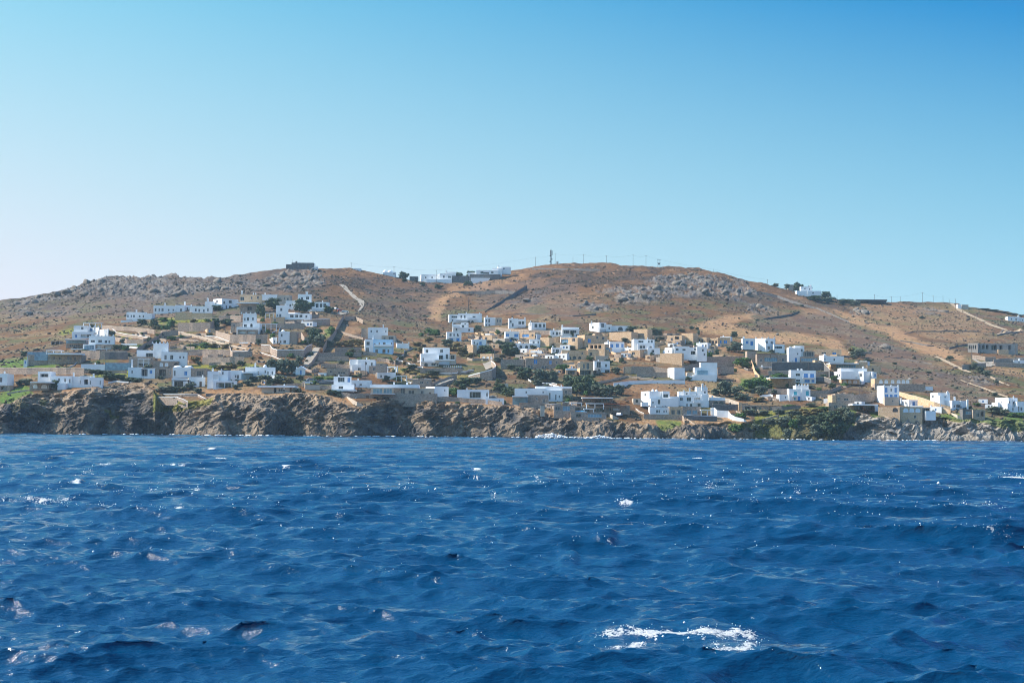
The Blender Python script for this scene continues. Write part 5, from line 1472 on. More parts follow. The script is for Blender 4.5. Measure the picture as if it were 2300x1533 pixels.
wl('low pale wall edging the parking strip above the beach bar', C4, [650,1180, 740,1200, 860,1235], 14, 'S', 'L')
wl('cream stair flank on the shore right of the beach bar', C4, [1395,1252, 1440,1270, 1492,1295], [14, 40, 10], 'L')
wl('brown retaining wall left of the blank white cubes', C5, [385,855, 450,852, 640,855, 765,870], 70, 'S'); wl('bright ochre end of the retaining wall by the rocky cutting', C5, [395,853, 452,851], 72, 'T')  # ochre strip paints the sunlit end of the brown wall
wl('sloping brown wall with pale top towards the blank white cubes', C5, [150,990, 300,960, 420,935, 640,962], 22, 'S', 'L')
wl('second brown wall behind the first blank cube', C5, [500,905, 640,902, 765,905], 50, 'S')
wl('long low white wall in front of the blank cubes', C5, [300,995, 370,985, 430,978, 640,972, 915,970], [50, 56, 36, 34, 38], 'W')
wl('broad brown terrace wall under the staircase-flank house', C5, [885,765, 1040,770, 1290,768, 1450,760], 40, 'S'); wl('brown terrace wall behind the tall blank cube', C5, [1190,815, 1340,805], 40, 'S')
wl('dark curving road wall right of the blank cubes', C5, [890,850, 1000,830, 1150,800, 1290,775], 44, 'S'); wl('pinkish yard wall right of the tall blank cube', C5, [1195,870, 1230,860, 1335,850], 60, 'S')
wl('beige rubble flank of the stepped path on the grass bank', C5, [1455,770, 1490,800, 1520,890, 1590,970], [30, 60, 40, 10], 'T')
wl('white curving apron wall sliding down to the shore rocks', C5, [1140,1208, 1168,1206, 1190,1228, 1288,1236, 1312,1266, 1345,1284, 1420,1302, 1460,1340], [66, 70, 60, 60, 44, 36, 28, 6], 'W', th=1.5)
wl('white zigzag parapet beside the twin-dome house', C5, [490,1215, 520,1240, 560,1256], 14, 'S', 'W'); wl('stone sea wall below the tallest white shore house', C5, [560,1262, 780,1266, 890,1275, 910,1300], 40, 'S')
wl('low dark wall with white cap at the sandy shore plot', C5, [905,1268, 1000,1278, 1190,1282], 40, 'D', 'W'); wl('stone stair curving to the shore rocks', C5, [880,1275, 940,1310, 1000,1355], 14, 'S', 'L')
wl('light sloping roof wall right of the tallest shore house', C5, [1115,1090, 1180,1110, 1290,1130, 1380,1160], 40, 'L')
wl('small grey wall over the red awning', C5, [30,1122, 180,1124, 290,1124], 10, 'S')
# right
wl('great dark retaining wall under the tall white tower house', C6, [512,824, 700,818, 960,822, 1010,880], 70, 'D', 'L'); wl('dark terrace wall left of the four blue balcony windows', C6, [480,895, 600,893, 670,895], 40, 'S', 'L'); wl('dark terrace wall right of the four blue balcony windows', C6, [888,898, 1000,898, 1030,905], 40, 'S', 'L')
wl('dark curved cellar wall right of the blue balcony house', C6, [890,945, 960,945, 1020,965], 40, 'D', 'L')
wl('brown terrace wall below the blue balcony house', C6, [480,1045, 650,1045], 50, 'S'); wl('brown terrace wall right of the turquoise shutter house', C6, [840,1060, 1000,1055, 1110,1015], 34, 'S'); wl('white-capped ledge right of the turquoise shutter house', C6, [840,1095, 1000,1096], 26, 'S', 'L')
wl('grey-blue wall with pale cap on the shore garden', C6, [0,1180, 220,1182, 255,1184], 46, 'D', 'L'); wl('curved white wall left of the turquoise shutter house', C6, [410,1108, 440,1098, 500,1090, 520,1100], 24, 'W'); wl('dark garden wall above the grassy cliff', C6, [430,1195, 600,1200, 760,1190], 34, 'D')
wl('oval clipped-hedge wall in the shore garden', C6, [590,1196, 640,1186, 720,1186, 755,1194], 16, 'D'); wl('stone path wall winding through the shore garden', C6, [360,1345, 430,1310, 500,1290, 575,1268], 18, 'S', 'L'); wl('pale slanting stair rail on the dark shore rocks', C6, [492,1468, 530,1430, 570,1398], 10, 'S', 'L')
wl('large bare dark-brown wall left of the tall blue-door house', C6, [1215,1100, 1420,1075], 74, 'S')
wl('sunlit sloping wall from the tall blue-door house down to the farmhouse', C7, [455,1075, 600,1110, 760,1160, 900,1200], [30, 60, 66, 40], 'T', 'L'); wl('sandy wall below the farmhouse steps', C7, [900,1250, 960,1268, 1020,1305], [10, 40, 4], 'L')
wl('ochre terrace wall in front of the farmhouse', C7, [620,1150, 720,1175, 900,1225], [60, 60, 40], 'T')
wl('curved white-topped road wall at the right edge, upper', C7, [1270,800, 1320,790, 1533,780, 1700,775], 40, 'S', 'L'); wl('curved stone road wall at the right edge, lower', C7, [1285,820, 1400,825, 1533,830, 1700,840], 36, 'S', 'L'); wl('stone wall in front of the concrete building', C7, [1090,760, 1200,775, 1290,775], 34, 'S', 'L'); wl('round stone enclosure below the concrete building', C7, [1000,845, 1060,838, 1130,828, 1205,825], 40, 'S', 'L')
wl('rubble wall on the slope near the right picture edge', C7, [1300,580, 1400,560, 1533,550], 10, 'D'); wl('dark field wall crossing the right slope', C7, [470,630, 560,640, 700,668, 760,672], 8, 'D'); wl('dark field wall above the concrete building', C7, [890,690, 960,672, 1050,660], 12, 'D'); wl('broken field wall under the ridge poles', C7, [500,575, 590,548, 730,548, 880,545, 1060,548, 1160,548], 7, 'D')
wl('long field wall on the dark scrub slope', C7, [330,765, 480,780, 640,810, 740,830], 7, 'D')
# many short dry-stone terrace walls nobody could tell apart
def terraces(cr, zone, n, label, group, seed, mk='S', cap=None):
    r = random.Random(seed)
    for _ in range(n):
        x0, y0, x1, y1 = zone; x = r.uniform(x0, x1); y = r.uniform(y0, y1); L_ = r.uniform(70, 210)
        pts = []
        for q in range(5): pts += [x + L_*q/4, y + r.uniform(-4, 4) + (q-2)*r.uniform(-4, 4)]
        WALL(label, cr, pts, r.uniform(10, 24), r.choice(mk), cap if r.random() < .4 else None, group)
terraces(C1, (700, 520, 1480, 640), 10, 'short dry stone terrace wall between the upper left villas', 'upper left terrace walls', 1, 'S', 'L')
terraces(C2, (0, 600, 900, 900), 20, 'short dry stone terrace wall on the left slope below the horned tower house', 'left slope terrace walls', 2, 'SSD', 'L')
terraces(C2, (600, 400, 1350, 620), 10, 'short stone terrace wall among the upper left houses', 'upper house terrace walls', 3, 'S', 'L')
terraces(C3, (0, 880, 900, 1060), 12, 'short stone wall on the terraces above the modern villa', 'terrace walls above the modern villa', 4, 'SD', 'W')
terraces(C4, (150, 560, 1250, 830), 40, 'short ochre or brown stone wall in the crowded village centre', 'village centre walls', 5, 'STTL', 'L')
terraces(C4, (80, 980, 1250, 1200), 12, 'short stone wall between the low shore houses', 'shore house walls', 6, 'SD', 'W')
terraces(C5, (100, 560, 1250, 800), 34, 'short ochre stone wall on the upper terraces of the village', 'upper village walls', 7, 'STT', 'L')
terraces(C6, (250, 720, 1300, 1150), 18, 'short stone terrace wall among the houses on the right', 'right village walls', 8, 'SSD', 'L')
terraces(C6, (0, 1160, 700, 1280), 8, 'short garden wall near the grassy shore cliff', 'shore garden walls', 9, 'SD', 'W')
# ================================================================== roads and tracks
ROAD('road', 'pale concrete road winding up to the saddle', C3, [232,246, 290,280, 340,330, 385,365, 412,395, 410,412, 428,418, 405,440, 400,462], [272,244, 310,272, 360,318, 410,352, 455,382, 452,410, 446,422, 425,450, 412,462], PAVE)
ROAD('road', 'pale parking strip at the end of the hilltop road', C3, [230,455, 320,464, 325,470], [220,478, 250,490, 285,482], PAVE)
ROAD('ramp_road', 'steep pale concrete ramp between stone walls', C2, [1365,770, 1340,800, 1300,860, 1270,905, 1268,935], [1420,775, 1400,820, 1370,870, 1330,920, 1310,940], PAVE, .4)
ROAD('road', 'concrete lane bend between brown walls', C4, [320,835, 345,835, 395,810], [350,890, 400,870, 420,840], PAVE)
ROAD('lane', 'concrete lane running down to the coast', C3, [1030,1092, 1150,1055, 1200,1040], [1085,1100, 1170,1078, 1225,1050], PAVE)
ROAD('track', 'pale dirt track descending the right hill', C7, [895,318, 955,370, 1060,418, 1150,462, 1240,505, 1380,548], [925,318, 985,362, 1075,408, 1165,450, 1260,495, 1395,540], DUSTY)
ROAD('track', 'dirt track slanting across the scrub slope', C7, [755,772, 870,832, 980,886, 1060,912], [780,768, 890,822, 1000,874, 1082,905], DUSTY)
ROAD('track', 'lower dirt track towards the farmhouse', C7, [985,980, 1150,1036, 1300,1096, 1390,1122], [990,974, 1155,1026, 1305,1084, 1395,1112], DUSTY)
ROAD('track', 'thin dirt track near the right picture edge', C7, [1240,960, 1330,992, 1405,1028], [1246,952, 1338,984, 1410,1018], DUSTY)
ROAD('road', 'pale road curve with forecourt below the concrete building', C7, [1095,792, 1150,818, 1210,822, 1280,815, 1533,812], [1085,800, 1140,832, 1160,860, 1250,860, 1300,840], PAVE)
ROAD('track', 'pale track at the right edge of the slope', C7, [1300,582, 1400,560, 1533,548], [1304,574, 1400,552, 1533,540], DUSTY)
# ================================================================== trees and shrubs
TG = 'trees and shrubs between the houses'
def tr(label, cr, lst, group=None):
    for t in lst: TREE(label, cr, *t, group=group or (label + ' group' if len(lst) > 1 else TG))
tr('big dark round tree beside the upper tower-room house', C2, [(1275, 462, 160, 100, 'd')]); tr('dark tree left of the upper tower-room house', C2, [(1010, 432, 130, 84, 'd')]); tr('dark tree in front of the large white cube house', C2, [(525, 450, 96, 42, 'd')])
tr('dark bush under the ochre stone house', C2, [(895, 480, 80, 80, 'd'), (920, 505, 50, 60, 'd')]); tr('dark shrub beside the horned tower house', C2, [(610, 575, 110, 50, 'd'), (515, 600, 70, 80, 'd'), (880, 745, 50, 50, 'b')])
tr('green shrub on the left yellow-green terrace', C2, [(60, 545, 90, 36, 'g'), (130, 590, 90, 60, 'g'), (85, 620, 80, 44, 'g'), (440, 545, 60, 24, 'g'), (20, 610, 60, 40, 'd')])
tr('large grey-green tree of the clump left of the ramp', C2, [(1010, 1000, 120, 120, 'b'), (1095, 1000, 120, 122, 'b'), (1170, 985, 110, 100, 'b'), (1225, 925, 90, 80, 'b')])
tr('dark tree beside the steep ramp', C2, [(1375, 720, 110, 110, 'd'), (1410, 760, 100, 90, 'b'), (1340, 680, 90, 80, 'b')]); tr('palm-like green bush right of the upper glazed house', C2, [(1490, 470, 80, 56, 'd')]); tr('bright green bush at the ramp wall', C2, [(1510, 660, 60, 70, 'g')]); tr('ochre bush at the ramp wall', C2, [(1305, 640, 56, 44, 'o')])
tr('green shrub near the long low modern white house', C2, [(930, 1075, 130, 66, 'b'), (1050, 1078, 120, 72, 'b'), (1140, 1085, 100, 56, 'o'), (790, 1095, 90, 44, 'b'), (665, 1045, 60, 50, 'g'), (1240, 1045, 70, 40, 'b'), (840, 1060, 70, 40, 'b'), (1215, 1160, 70, 40, 'b'), (1270, 1165, 40, 20, 'b')])
tr('low shrub of the small cliff terrace', C2, [(50, 1150, 110, 44, 'b'), (150, 1150, 110, 44, 'b'), (300, 1130, 90, 52, 'b'), (360, 1160, 70, 40, 'b'), (235, 1140, 70, 34, 'b'), (455, 1110, 40, 50, 'o')])
tr('dry ochre shrub on the yellow-green hill terrace', C2, [(560, 965, 90, 44, 'o'), (660, 962, 120, 48, 'o'), (600, 775, 80, 36, 'o'), (420, 765, 110, 40, 'g'), (310, 770, 80, 30, 'g'), (500, 770, 90, 34, 'o'), (510, 945, 90, 24, 'g')])
tr('dark bush near the dark stone guest house', C1, [(470, 1052, 66, 76, 'd'), (205, 765, 50, 40, 'd'), (570, 905, 80, 46, 'd'), (75, 990, 60, 44, 'd')]); tr('green shrub above the long low white house', C1, [(370, 985, 110, 40, 'g'), (220, 1010, 110, 46, 'b'), (160, 1015, 60, 30, 'b')])
tr('dark hedge bush on the pool terrace lawn', C1, [(960, 972, 140, 60, 'd'), (1040, 970, 90, 44, 'd'), (820, 912, 110, 30, 'd'), (740, 905, 80, 30, 'd'), (900, 915, 110, 26, 'd'), (1120, 985, 90, 36, 'd'), (1190, 995, 80, 40, 'd')]); tr('dark shrub under the broad white villa', C1, [(1000, 708, 90, 40, 'd'), (1070, 706, 80, 36, 'd'), (930, 580, 50, 40, 'g'), (1220, 498, 80, 50, 'd'), (1320, 520, 70, 70, 'd')])
tr('dark tree on the saddle skyline', C3, [(795, 170, 80, 50, 'd'), (1262, 172, 76, 48, 'd'), (1375, 172, 84, 60, 'd')]); tr('small dark bush on the brown saddle field', C3, [(1345, 232, 80, 36, 'd'), (1095, 262, 70, 34, 'd'), (955, 235, 50, 26, 'd'), (800, 195, 44, 22, 'd')])
tr('green bush above the valley head', C3, [(1010, 650, 90, 44, 'g'), (1065, 670, 80, 56, 'g'), (945, 668, 60, 26, 'g')]); tr('ochre bush at the valley head', C3, [(1005, 730, 70, 50, 'o'), (915, 760, 90, 36, 'o'), (330, 760, 110, 60, 'o'), (410, 760, 80, 60, 'o'), (240, 760, 110, 40, 'o')])
tr('tall dry shrub right of the big stepped villa', C3, [(1160, 760, 110, 60, 'b'), (1230, 800, 110, 70, 'o'), (1300, 840, 110, 70, 'o'), (1370, 865, 90, 50, 'o')])
tr('dark terrace shrub along the white zigzag wall', C3, [(860, 960, 110, 44, 'b'), (960, 985, 110, 40, 'b'), (1050, 1005, 110, 36, 'b'), (640, 880, 90, 30, 'b'), (700, 905, 90, 30, 'b'), (640, 1065, 70, 52, 'b'), (890, 900, 40, 60, 'o'), (760, 870, 60, 30, 'd')])
tr('yellowish terrace shrub below the white zigzag wall', C3, [(880, 1010, 90, 30, 'o'), (980, 1030, 90, 30, 'o'), (1060, 1035, 80, 24, 'o'), (830, 985, 70, 26, 'o')])
tr('green shrub beside the steep ramp wall', C3, [(170, 650, 70, 60, 'g'), (30, 745, 110, 110, 'd'), (150, 760, 80, 50, 'b'), (60, 1050, 90, 30, 'g'), (150, 1050, 80, 24, 'g')]); tr('hedge on the cliff terrace left of the curved glazed house', C3, [(190, 1175, 120, 40, 'd'), (240, 1195, 40, 26, 'd')])
tr('green shrub above the long white flat house', C4, [(180, 1020, 130, 66, 'd'), (260, 1000, 110, 50, 'b'), (60, 1110, 110, 70, 'g'), (1215-1149+30, 1020, 60, 44, 'b'), (470, 1070, 110, 66, 'd'), (545, 1100, 130, 66, 'd'), (600, 1110, 90, 44, 'd')])
tr('large dark tree in front of the blue-windowed white house', C4, [(545, 765, 120, 110, 'd'), (600, 765, 80, 70, 'd'), (340, 740, 130, 64, 'd'), (475, 680, 84, 46, 'd')]); tr('round dark shrub among the village centre houses', C4, [(835, 690, 66, 36, 'd'), (905, 665, 54, 36, 'd'), (280, 552, 74, 48, 'd'), (1090, 705, 60, 30, 'b'), (455, 820, 74, 40, 'b')])
tr('green tree of the clump below the long brown stone house', C4, [(690, 960, 130, 90, 'd'), (800, 985, 130, 100, 'b'), (880, 980, 110, 80, 'b'), (930, 990, 90, 90, 'b'), (1010, 905, 110, 66, 'g'), (560, 880, 80, 40, 'b'), (620, 900, 70, 40, 'b'), (800, 1020, 80, 44, 'b')])
tr('dark green tree of the grove behind the beach bar', C4, [(1080, 1070, 130, 120, 'd'), (1150, 1085, 130, 140, 'd'), (1230, 1090, 130, 130, 'd'), (1240, 1010, 100, 80, 'd'), (1300, 1100, 110, 90, 'b'), (1370, 1110, 110, 80, 'b'), (1430, 1090, 100, 70, 'd'), (1500, 1100, 90, 80, 'b'), (1060, 1000, 90, 70, 'd'), (1175, 995, 90, 60, 'd'), (1340, 1060, 80, 60, 'd')])
tr('tall leaning palm-like tree in front of the low white flat house', C4, [(1048, 1165, 60, 60, 'b'), (1080, 1165, 50, 60, 'b')]); tr('agave-like grey shrub left of the iron-balcony white house', C5, [(320, 925, 70, 60, 'b'), (300, 900, 40, 30, 'd')])
tr('dark bush behind the upper ochre houses', C5, [(660, 600, 140, 66, 'b'), (460, 550, 90, 40, 'd'), (390, 640, 60, 30, 'b'), (975, 535, 40, 26, 'd'), (1020, 540, 30, 24, 'd'), (1340, 600, 60, 44, 'd'), (880, 556, 70, 24, 'd')]); tr('dark grey tree left of the blue-door white house', C5, [(1340, 725, 130, 80, 'b'), (1190, 750, 34, 40, 'd')])
tr('green bush on the ochre bank', C5, [(1410, 862, 140, 80, 'g'), (1330, 895, 60, 26, 'g'), (945, 980, 50, 36, 'd')]); tr('grey tree right of the ochre bank', C6, [(110, 1110, 120, 120, 'b'), (210, 1120, 120, 90, 'b'), (410, 1105, 110, 80, 'b'), (250, 1140, 110, 50, 'b'), (30, 1110, 70, 60, 'b')])
tr('broad bright green bush on the grass bank', C6, [(340, 1058, 160, 90, 'g'), (450, 1055, 120, 90, 'g'), (390, 1000, 110, 50, 'g'), (560, 955, 110, 40, 'g'), (1050, 985, 70, 50, 'g'), (640, 945, 60, 24, 'g'), (400, 1160, 110, 40, 'o')])
tr('low hedge of the shore garden', C6, [(660, 1208, 120, 26, 'g'), (320, 1265, 130, 40, 'b'), (430, 1270, 110, 36, 'b'), (240, 1295, 100, 40, 'g'), (580, 1262, 100, 34, 'b'), (850, 1200, 90, 30, 'b'), (200, 1400, 110, 50, 'g'), (360, 1400, 90, 50, 'b')])
tr('wild green scrub bush on the grassy shore cliff', C6, [(700, 1290, 120, 50, 'b'), (620, 1370, 130, 80, 'b'), (500, 1365, 130, 60, 'b'), (760, 1260, 120, 40, 'o'), (900, 1270, 130, 50, 'o'), (960, 1240, 110, 40, 'g'), (1120, 1270, 120, 60, 'b'), (1160, 1340, 110, 100, 'b'), (820, 1290, 110, 50, 'o'), (700, 1370, 80, 60, 'g'), (1090, 1240, 70, 30, 'b'), (780, 1340, 120, 60, 'd'), (870, 1350, 130, 70, 'd'), (960, 1340, 130, 80, 'd'), (1040, 1330, 130, 90, 'd'), (1000, 1400, 120, 70, 'd'), (900, 1410, 110, 60, 'b'), (1090, 1400, 110, 80, 'd'), (640, 1430, 90, 40, 'b')])
tr('dark tree behind the small white ridge house', C6, [(740, 180, 72, 46, 'd'), (835, 195, 50, 32, 'd'), (980, 245, 90, 34, 'd'), (640, 172, 50, 26, 'b'), (540, 168, 60, 28, 'b')]); tr('green shrub under the small white ridge house', C6, [(880, 285, 130, 40, 'd'), (1000, 300, 130, 40, 'b'), (1120, 312, 110, 36, 'b'), (1230, 320, 90, 30, 'b'), (1180, 300, 80, 24, 'd')])
tr('green shrub on the sandy bank right of the village', C6, [(1260, 775, 100, 66, 'b'), (1200, 735, 60, 40, 'o'), (1340, 822, 80, 30, 'd')]); tr('dry grey thicket in front of the right farmhouse', C7, [(1290, 1265, 130, 60, 'b'), (1360, 1275, 90, 50, 'b'), (1230, 1250, 60, 40, 'b'), (1500, 1290, 100, 40, 'g'), (1420, 1285, 90, 34, 'g'), (1130, 1195, 70, 26, 'g')])
tr('small round bush on the slope below the concrete building', C7, [(895, 800, 66, 36, 'd'), (1100, 880, 60, 60, 'b'), (1160, 910, 70, 50, 'b'), (1210, 935, 80, 44, 'b'), (1290, 1000, 50, 26, 'b'), (660, 445, 50, 20, 'd'), (420, 840, 40, 20, 'd'), (715, 915, 50, 18, 'd'), (1275, 1105, 60, 26, 'b')])
tr('dark thicket along the right skyline', C7, [(1180, 368, 110, 14, 'b'), (1260, 378, 110, 14, 'd'), (1340, 392, 110, 13, 'b'), (1420, 408, 110, 14, 'd'), (1490, 421, 90, 12, 'b')])
def garden(cr, zone, n, label, group, seed, kinds):
    r = random.Random(seed)
    for _ in range(n): TREE(label, cr, r.uniform(zone[0], zone[2]), r.uniform(zone[1], zone[3]), r.uniform(26, 74), r.uniform(18, 46), r.choice(kinds), group)
garden(C1, (700, 520, 1500, 960), 20, 'small green garden shrub between the left villas', 'left garden shrubs', 61, 'gdb')
garden(C2, (0, 520, 1350, 900), 34, 'small garden shrub on the left hillside terraces', 'left hillside garden shrubs', 62, 'gdgo')
garden(C2, (300, 900, 1400, 1130), 18, 'small garden shrub between the lower left houses', 'lower left garden shrubs', 63, 'gdb')
garden(C3, (150, 760, 1000, 1080), 26, 'small terrace shrub under the pale blue house', 'terrace shrubs under the pale blue house', 64, 'gob')
garden(C4, (100, 560, 1250, 830), 34, 'small dark garden shrub in the village centre', 'village centre garden shrubs', 65, 'gdb')
garden(C5, (0, 580, 1280, 860), 26, 'small garden shrub in the upper village', 'upper village garden shrubs', 66, 'gdb')
garden(C6, (250, 720, 1350, 1190), 30, 'small garden shrub among the right houses', 'right garden shrubs', 67, 'gdb')
garden(C4, (60, 1000, 1400, 1180), 20, 'small garden shrub along the central shore houses', 'central shore garden shrubs', 68, 'gdb')
# ================================================================== poles, wires, mast
def pole(label, u, vt, vb, arm=0, group='utility poles', r=.10, D=None):
    g = ground(u, max(vb, float(RIDGE(u))+.5)); d = float(g[1]) if D is None else D; X_ = float(ray(u, vt)[0]*d); zt = zat(u, vt, d); z0 = min(float(g[2]), zat(u, vb, d))
    root = empty('utility_pole', Vector((X_, d, z0)), label, 'utility pole', group)
    mb = MB(); mb.tube((X_, d, z0-1), (X_, d, zt), r*1.4, r, 7); mb.build('shaft', POLEM, root)
    if arm:
        mb = MB(); mb.box((X_, d, zt-.35), (arm, .12, .14)); mb.build('crossarm', POLEM, root)
        for s in (-1, 0, 1):
            q = MB(); q.tube((X_+s*arm*.44, d, zt-.28), (X_+s*arm*.44, d, zt+.12), .07, .05, 6); q.build('insulator', PALEW, root)
    return (X_, d, zt)
POLEM = mat('weathered_pole', (.10, .085, .075), .9, .2, var=(.15, .13, .115), scale=2)
def wire(label, a, b, sag=1.2):
    mb = MB(); n = 10; pts = []
    for i in range(n+1):
        t = i/n; pts.append((a[0]+(b[0]-a[0])*t, a[1]+(b[1]-a[1])*t, a[2]+(b[2]-a[2])*t-.2-4*sag*t*(1-t)))
    for i in range(n): mb.tube(pts[i], pts[i+1], .03, .03, 4)
    o = mb.build('power_line', METAL); tag(o, label, 'power line', 'power lines', 'thing')
pt = lambda c, x, y: c(x, y)
PK = {}
for key, lab, u, vt, vb, arm in (('a', 'plain utility pole on the saddle left of the water-tank house', 789, 590, 606, 1.6), ('b', 'utility pole beside the water-tank house', 885, 598, 617, 1.2), ('c', 'short utility pole behind the white skyline cubes', 980, 606, 622, 1.0),
    ('d', 'utility pole left of the telecom mast', 1203, 577, 597, 1.4), ('e', 'thin utility pole just right of the telecom mast', 1247, 569, 593, 0), ('f', 'short thin pole on the hilltop between taller poles', 1287, 577, 592, 0), ('g', 'tall utility pole on the hilltop centre', 1311, 571, 592, 1.2), ('i', 'T-shaped utility pole on the hilltop', 1362, 574, 593, 2.0),
    ('j', 'taller T-shaped utility pole right of the hilltop centre', 1422, 572, 599, 2.2), ('k', 'T-shaped utility pole left of the double-pole frame', 1451, 574, 599, 2.2), ('n', 'thin utility pole on the rocky shoulder', 1603, 604, 613, 0), ('o', 'utility pole left of the pale skyline hut', 1724, 627, 640, 1.2),
    ('p', 'thin utility pole right of the small white ridge house', 1880, 660, 668, 0), ('q', 'utility pole above the flat dark bungalow', 1964, 661, 676, 1.0), ('r', 'utility pole right of the dark bungalow', 2002, 666, 680, 1.2), ('s', 'thin utility pole mid right skyline', 2022, 665, 679, 0), ('t', 'tallest utility pole on the right skyline', 2072, 656, 680, 1.6),
    ('u', 'utility pole after the tallest one on the right skyline', 2096, 664, 680, 1.0), ('v', 'third utility pole on the right skyline flank', 2118, 664, 680, 0), ('w', 'short utility pole before the ridge-top road', 2132, 672, 681, 0), ('x', 'dark thick utility pole at the ridge-top road', 2146, 671, 695, 1.2)):
    PK[key] = pole(lab, u, vt, vb, arm)
for i, (a, b) in enumerate(('ab', 'bc', 'cd', 'de', 'eg', 'gi', 'ij', 'jk', 'kn', 'no', 'qr', 'rt', 'tu', 'uv', 'vx')):
    wire('thin power line strung between poles on the skyline', PK[a], PK[b], 1.0)
for lab, c, x, yt, yb, arm in (('utility pole standing on the brown hill above the saddle village', C3, 1352, 335, 455, 1.2), ('slim pole in front of the boxy chamfered house', C3, 463, 885, 1035, 0), ('dark utility pole at the chapel lane', C2, 1365, 945, 1090, 1.0), ('thin pole beside the brown wall of the ramp foot', C3, 48, 930, 990, 0),
    ('thin wooden pole on the scrub slope, right', C7, 404, 560, 660, 0), ('utility pole beside the concrete building', C7, 1080, 680, 845, 1.2), ('second dark pole below the concrete building', C7, 1086, 720, 860, 0), ('slim pole at the right end of the concrete building', C7, 1462, 670, 775, 0), ('short pole in front of the concrete building', C7, 1186, 740, 790, 0), ('pole left of the right-hand dirt track', C7, 1126, 395, 460, 0),
    ('slender pole beside the long brown stone house', C4, 406, 700, 810, 0), ('second slender pole beside the lane bend', C4, 424, 690, 800, 0), ('slender pole on the dry wall field', C4, 200, 285, 385, 0), ('thin pole by the right white-walled slope', C6, 656, 980, 1050, 0), ('slender pole in the shore garden', C6, 806, 1140, 1205, 0), ('thin pole near the terrace of the crenellated villa', C1, 906, 790, 960, 0)):
    u, vt = c(x, yt); _, vb = c(x, yb); pole(lab, u, vt, vb, arm, 'utility poles', .09)
rp = random.Random(21)
for c, z_, n_, lab in ((C2, (100, 620, 1300, 900), 5, 'slender service pole on the left hillside terraces'), (C4, (100, 620, 1250, 820), 6, 'slender service pole among the village centre houses'), (C6, (250, 760, 1300, 1150), 5, 'slender service pole among the right houses'), (C4, (100, 1040, 1400, 1180), 4, 'slender service pole along the central shore')):
    for _ in range(n_):
        x, y = rp.uniform(z_[0], z_[2]), rp.uniform(z_[1], z_[3]); u, vt = c(x, y-rp.uniform(70, 100)); _, vb = c(x, y); pole(lab, u, vt, vb, 0, lab.replace('pole', 'poles'), .08)
# twin-pole frame
g = ground(1480, 601); d = float(g[1]); root = empty('pole_frame', Vector((float(g[0]), d, float(g[2]))), 'double-pole transformer frame on the hilltop near the first rocks', 'utility pole', None)
for s in (-1, 1):
    mb = MB(); mb.tube((g[0]+s*.8, d, g[2]-1), (g[0]+s*.8, d, g[2]+6.2), .15, .12); mb.build('shaft', POLEM, root)
for z in (5.9, 3.4):
    mb = MB(); mb.box((float(g[0]), d-.15, float(g[2])+z), (2.6, .14, .18)); mb.build('crossarm', POLEM, root)
mb = MB(); mb.box((float(g[0]), d, float(g[2])+2.6), (1.1, .8, 1.0)); mb.build('transformer', METAL, root)
# telecom mast: a lattice tower with antennas
g = ground(1237.5, 593); d = float(g[1]); x, z = float(g[0]), float(g[2])-.3; Hm = zat(1237.5, 557.5, d) - z
root = empty('telecom_mast', Vector((x, d, z)), 'dark lattice telecom mast with antennas on the highest ridge', 'mast')
mb = MB()
for sx in (-1, 1):
    for sy in (-1, 1): mb.tube((x+sx*.75, d+sy*.75, z-.5), (x+sx*.5, d+sy*.5, z+Hm*.9), .11, .09, 5)
nb = 9
for i in range(nb):
    z0, z1 = z+Hm*.9*i/nb, z+Hm*.9*(i+1)/nb; w0, w1 = .75-.25*i/nb, .75-.25*(i+1)/nb
    for sy in (-1, 1): mb.tube((x-w0, d+sy*w0, z0), (x+w1, d+sy*w1, z1), .06, .06, 4); mb.tube((x+w0, d+sy*w0, z0), (x-w1, d+sy*w1, z1), .06, .06, 4)
    for sx in (-1, 1): mb.tube((x+sx*w0, d-w0, z0), (x+sx*w1, d+w1, z1), .06, .06, 4)
mb.build('lattice', METAL, root)
mb = MB(); mb.tube((x, d, z+Hm*.88), (x, d, z+Hm), .09, .05); mb.build('tip', METAL, root)
for i in range(9):
    a = i*2.1; hh = z+Hm*(.66 + .045*(i % 5)); mb = MB(); mb.box((x+math.cos(a)*.95, d+math.sin(a)*.95, hh), (.42, .3, 1.9), rz=a); mb.build('panel_antenna', METAL, root)
for hh, s in ((.2, -1), (.34, 1), (.55, -1)):
    mb = MB(); mb.tube((x+s*.6, d-.8, z+Hm*hh), (x+s*.65, d-1.25, z+Hm*hh), .25, .62, 12); mb.build('dish_antenna', METAL, root)
g = ground(1252, 593)
root = empty('equipment_cabin', Vector([float(t) for t in g]), 'tiny equipment cabin beside the telecom mast', 'cabin'); mb = MB(); mb.box((float(g[0]), float(g[1]), float(g[2])+.9), (1.6, 1.6, 2.2)); mb.build('cabin_body', CREAM, root); mb = MB(); mb.box((float(g[0]), float(g[1]), float(g[2])+2.1), (1.8, 1.8, .16)); mb.build('cabin_roof', CONC, root)
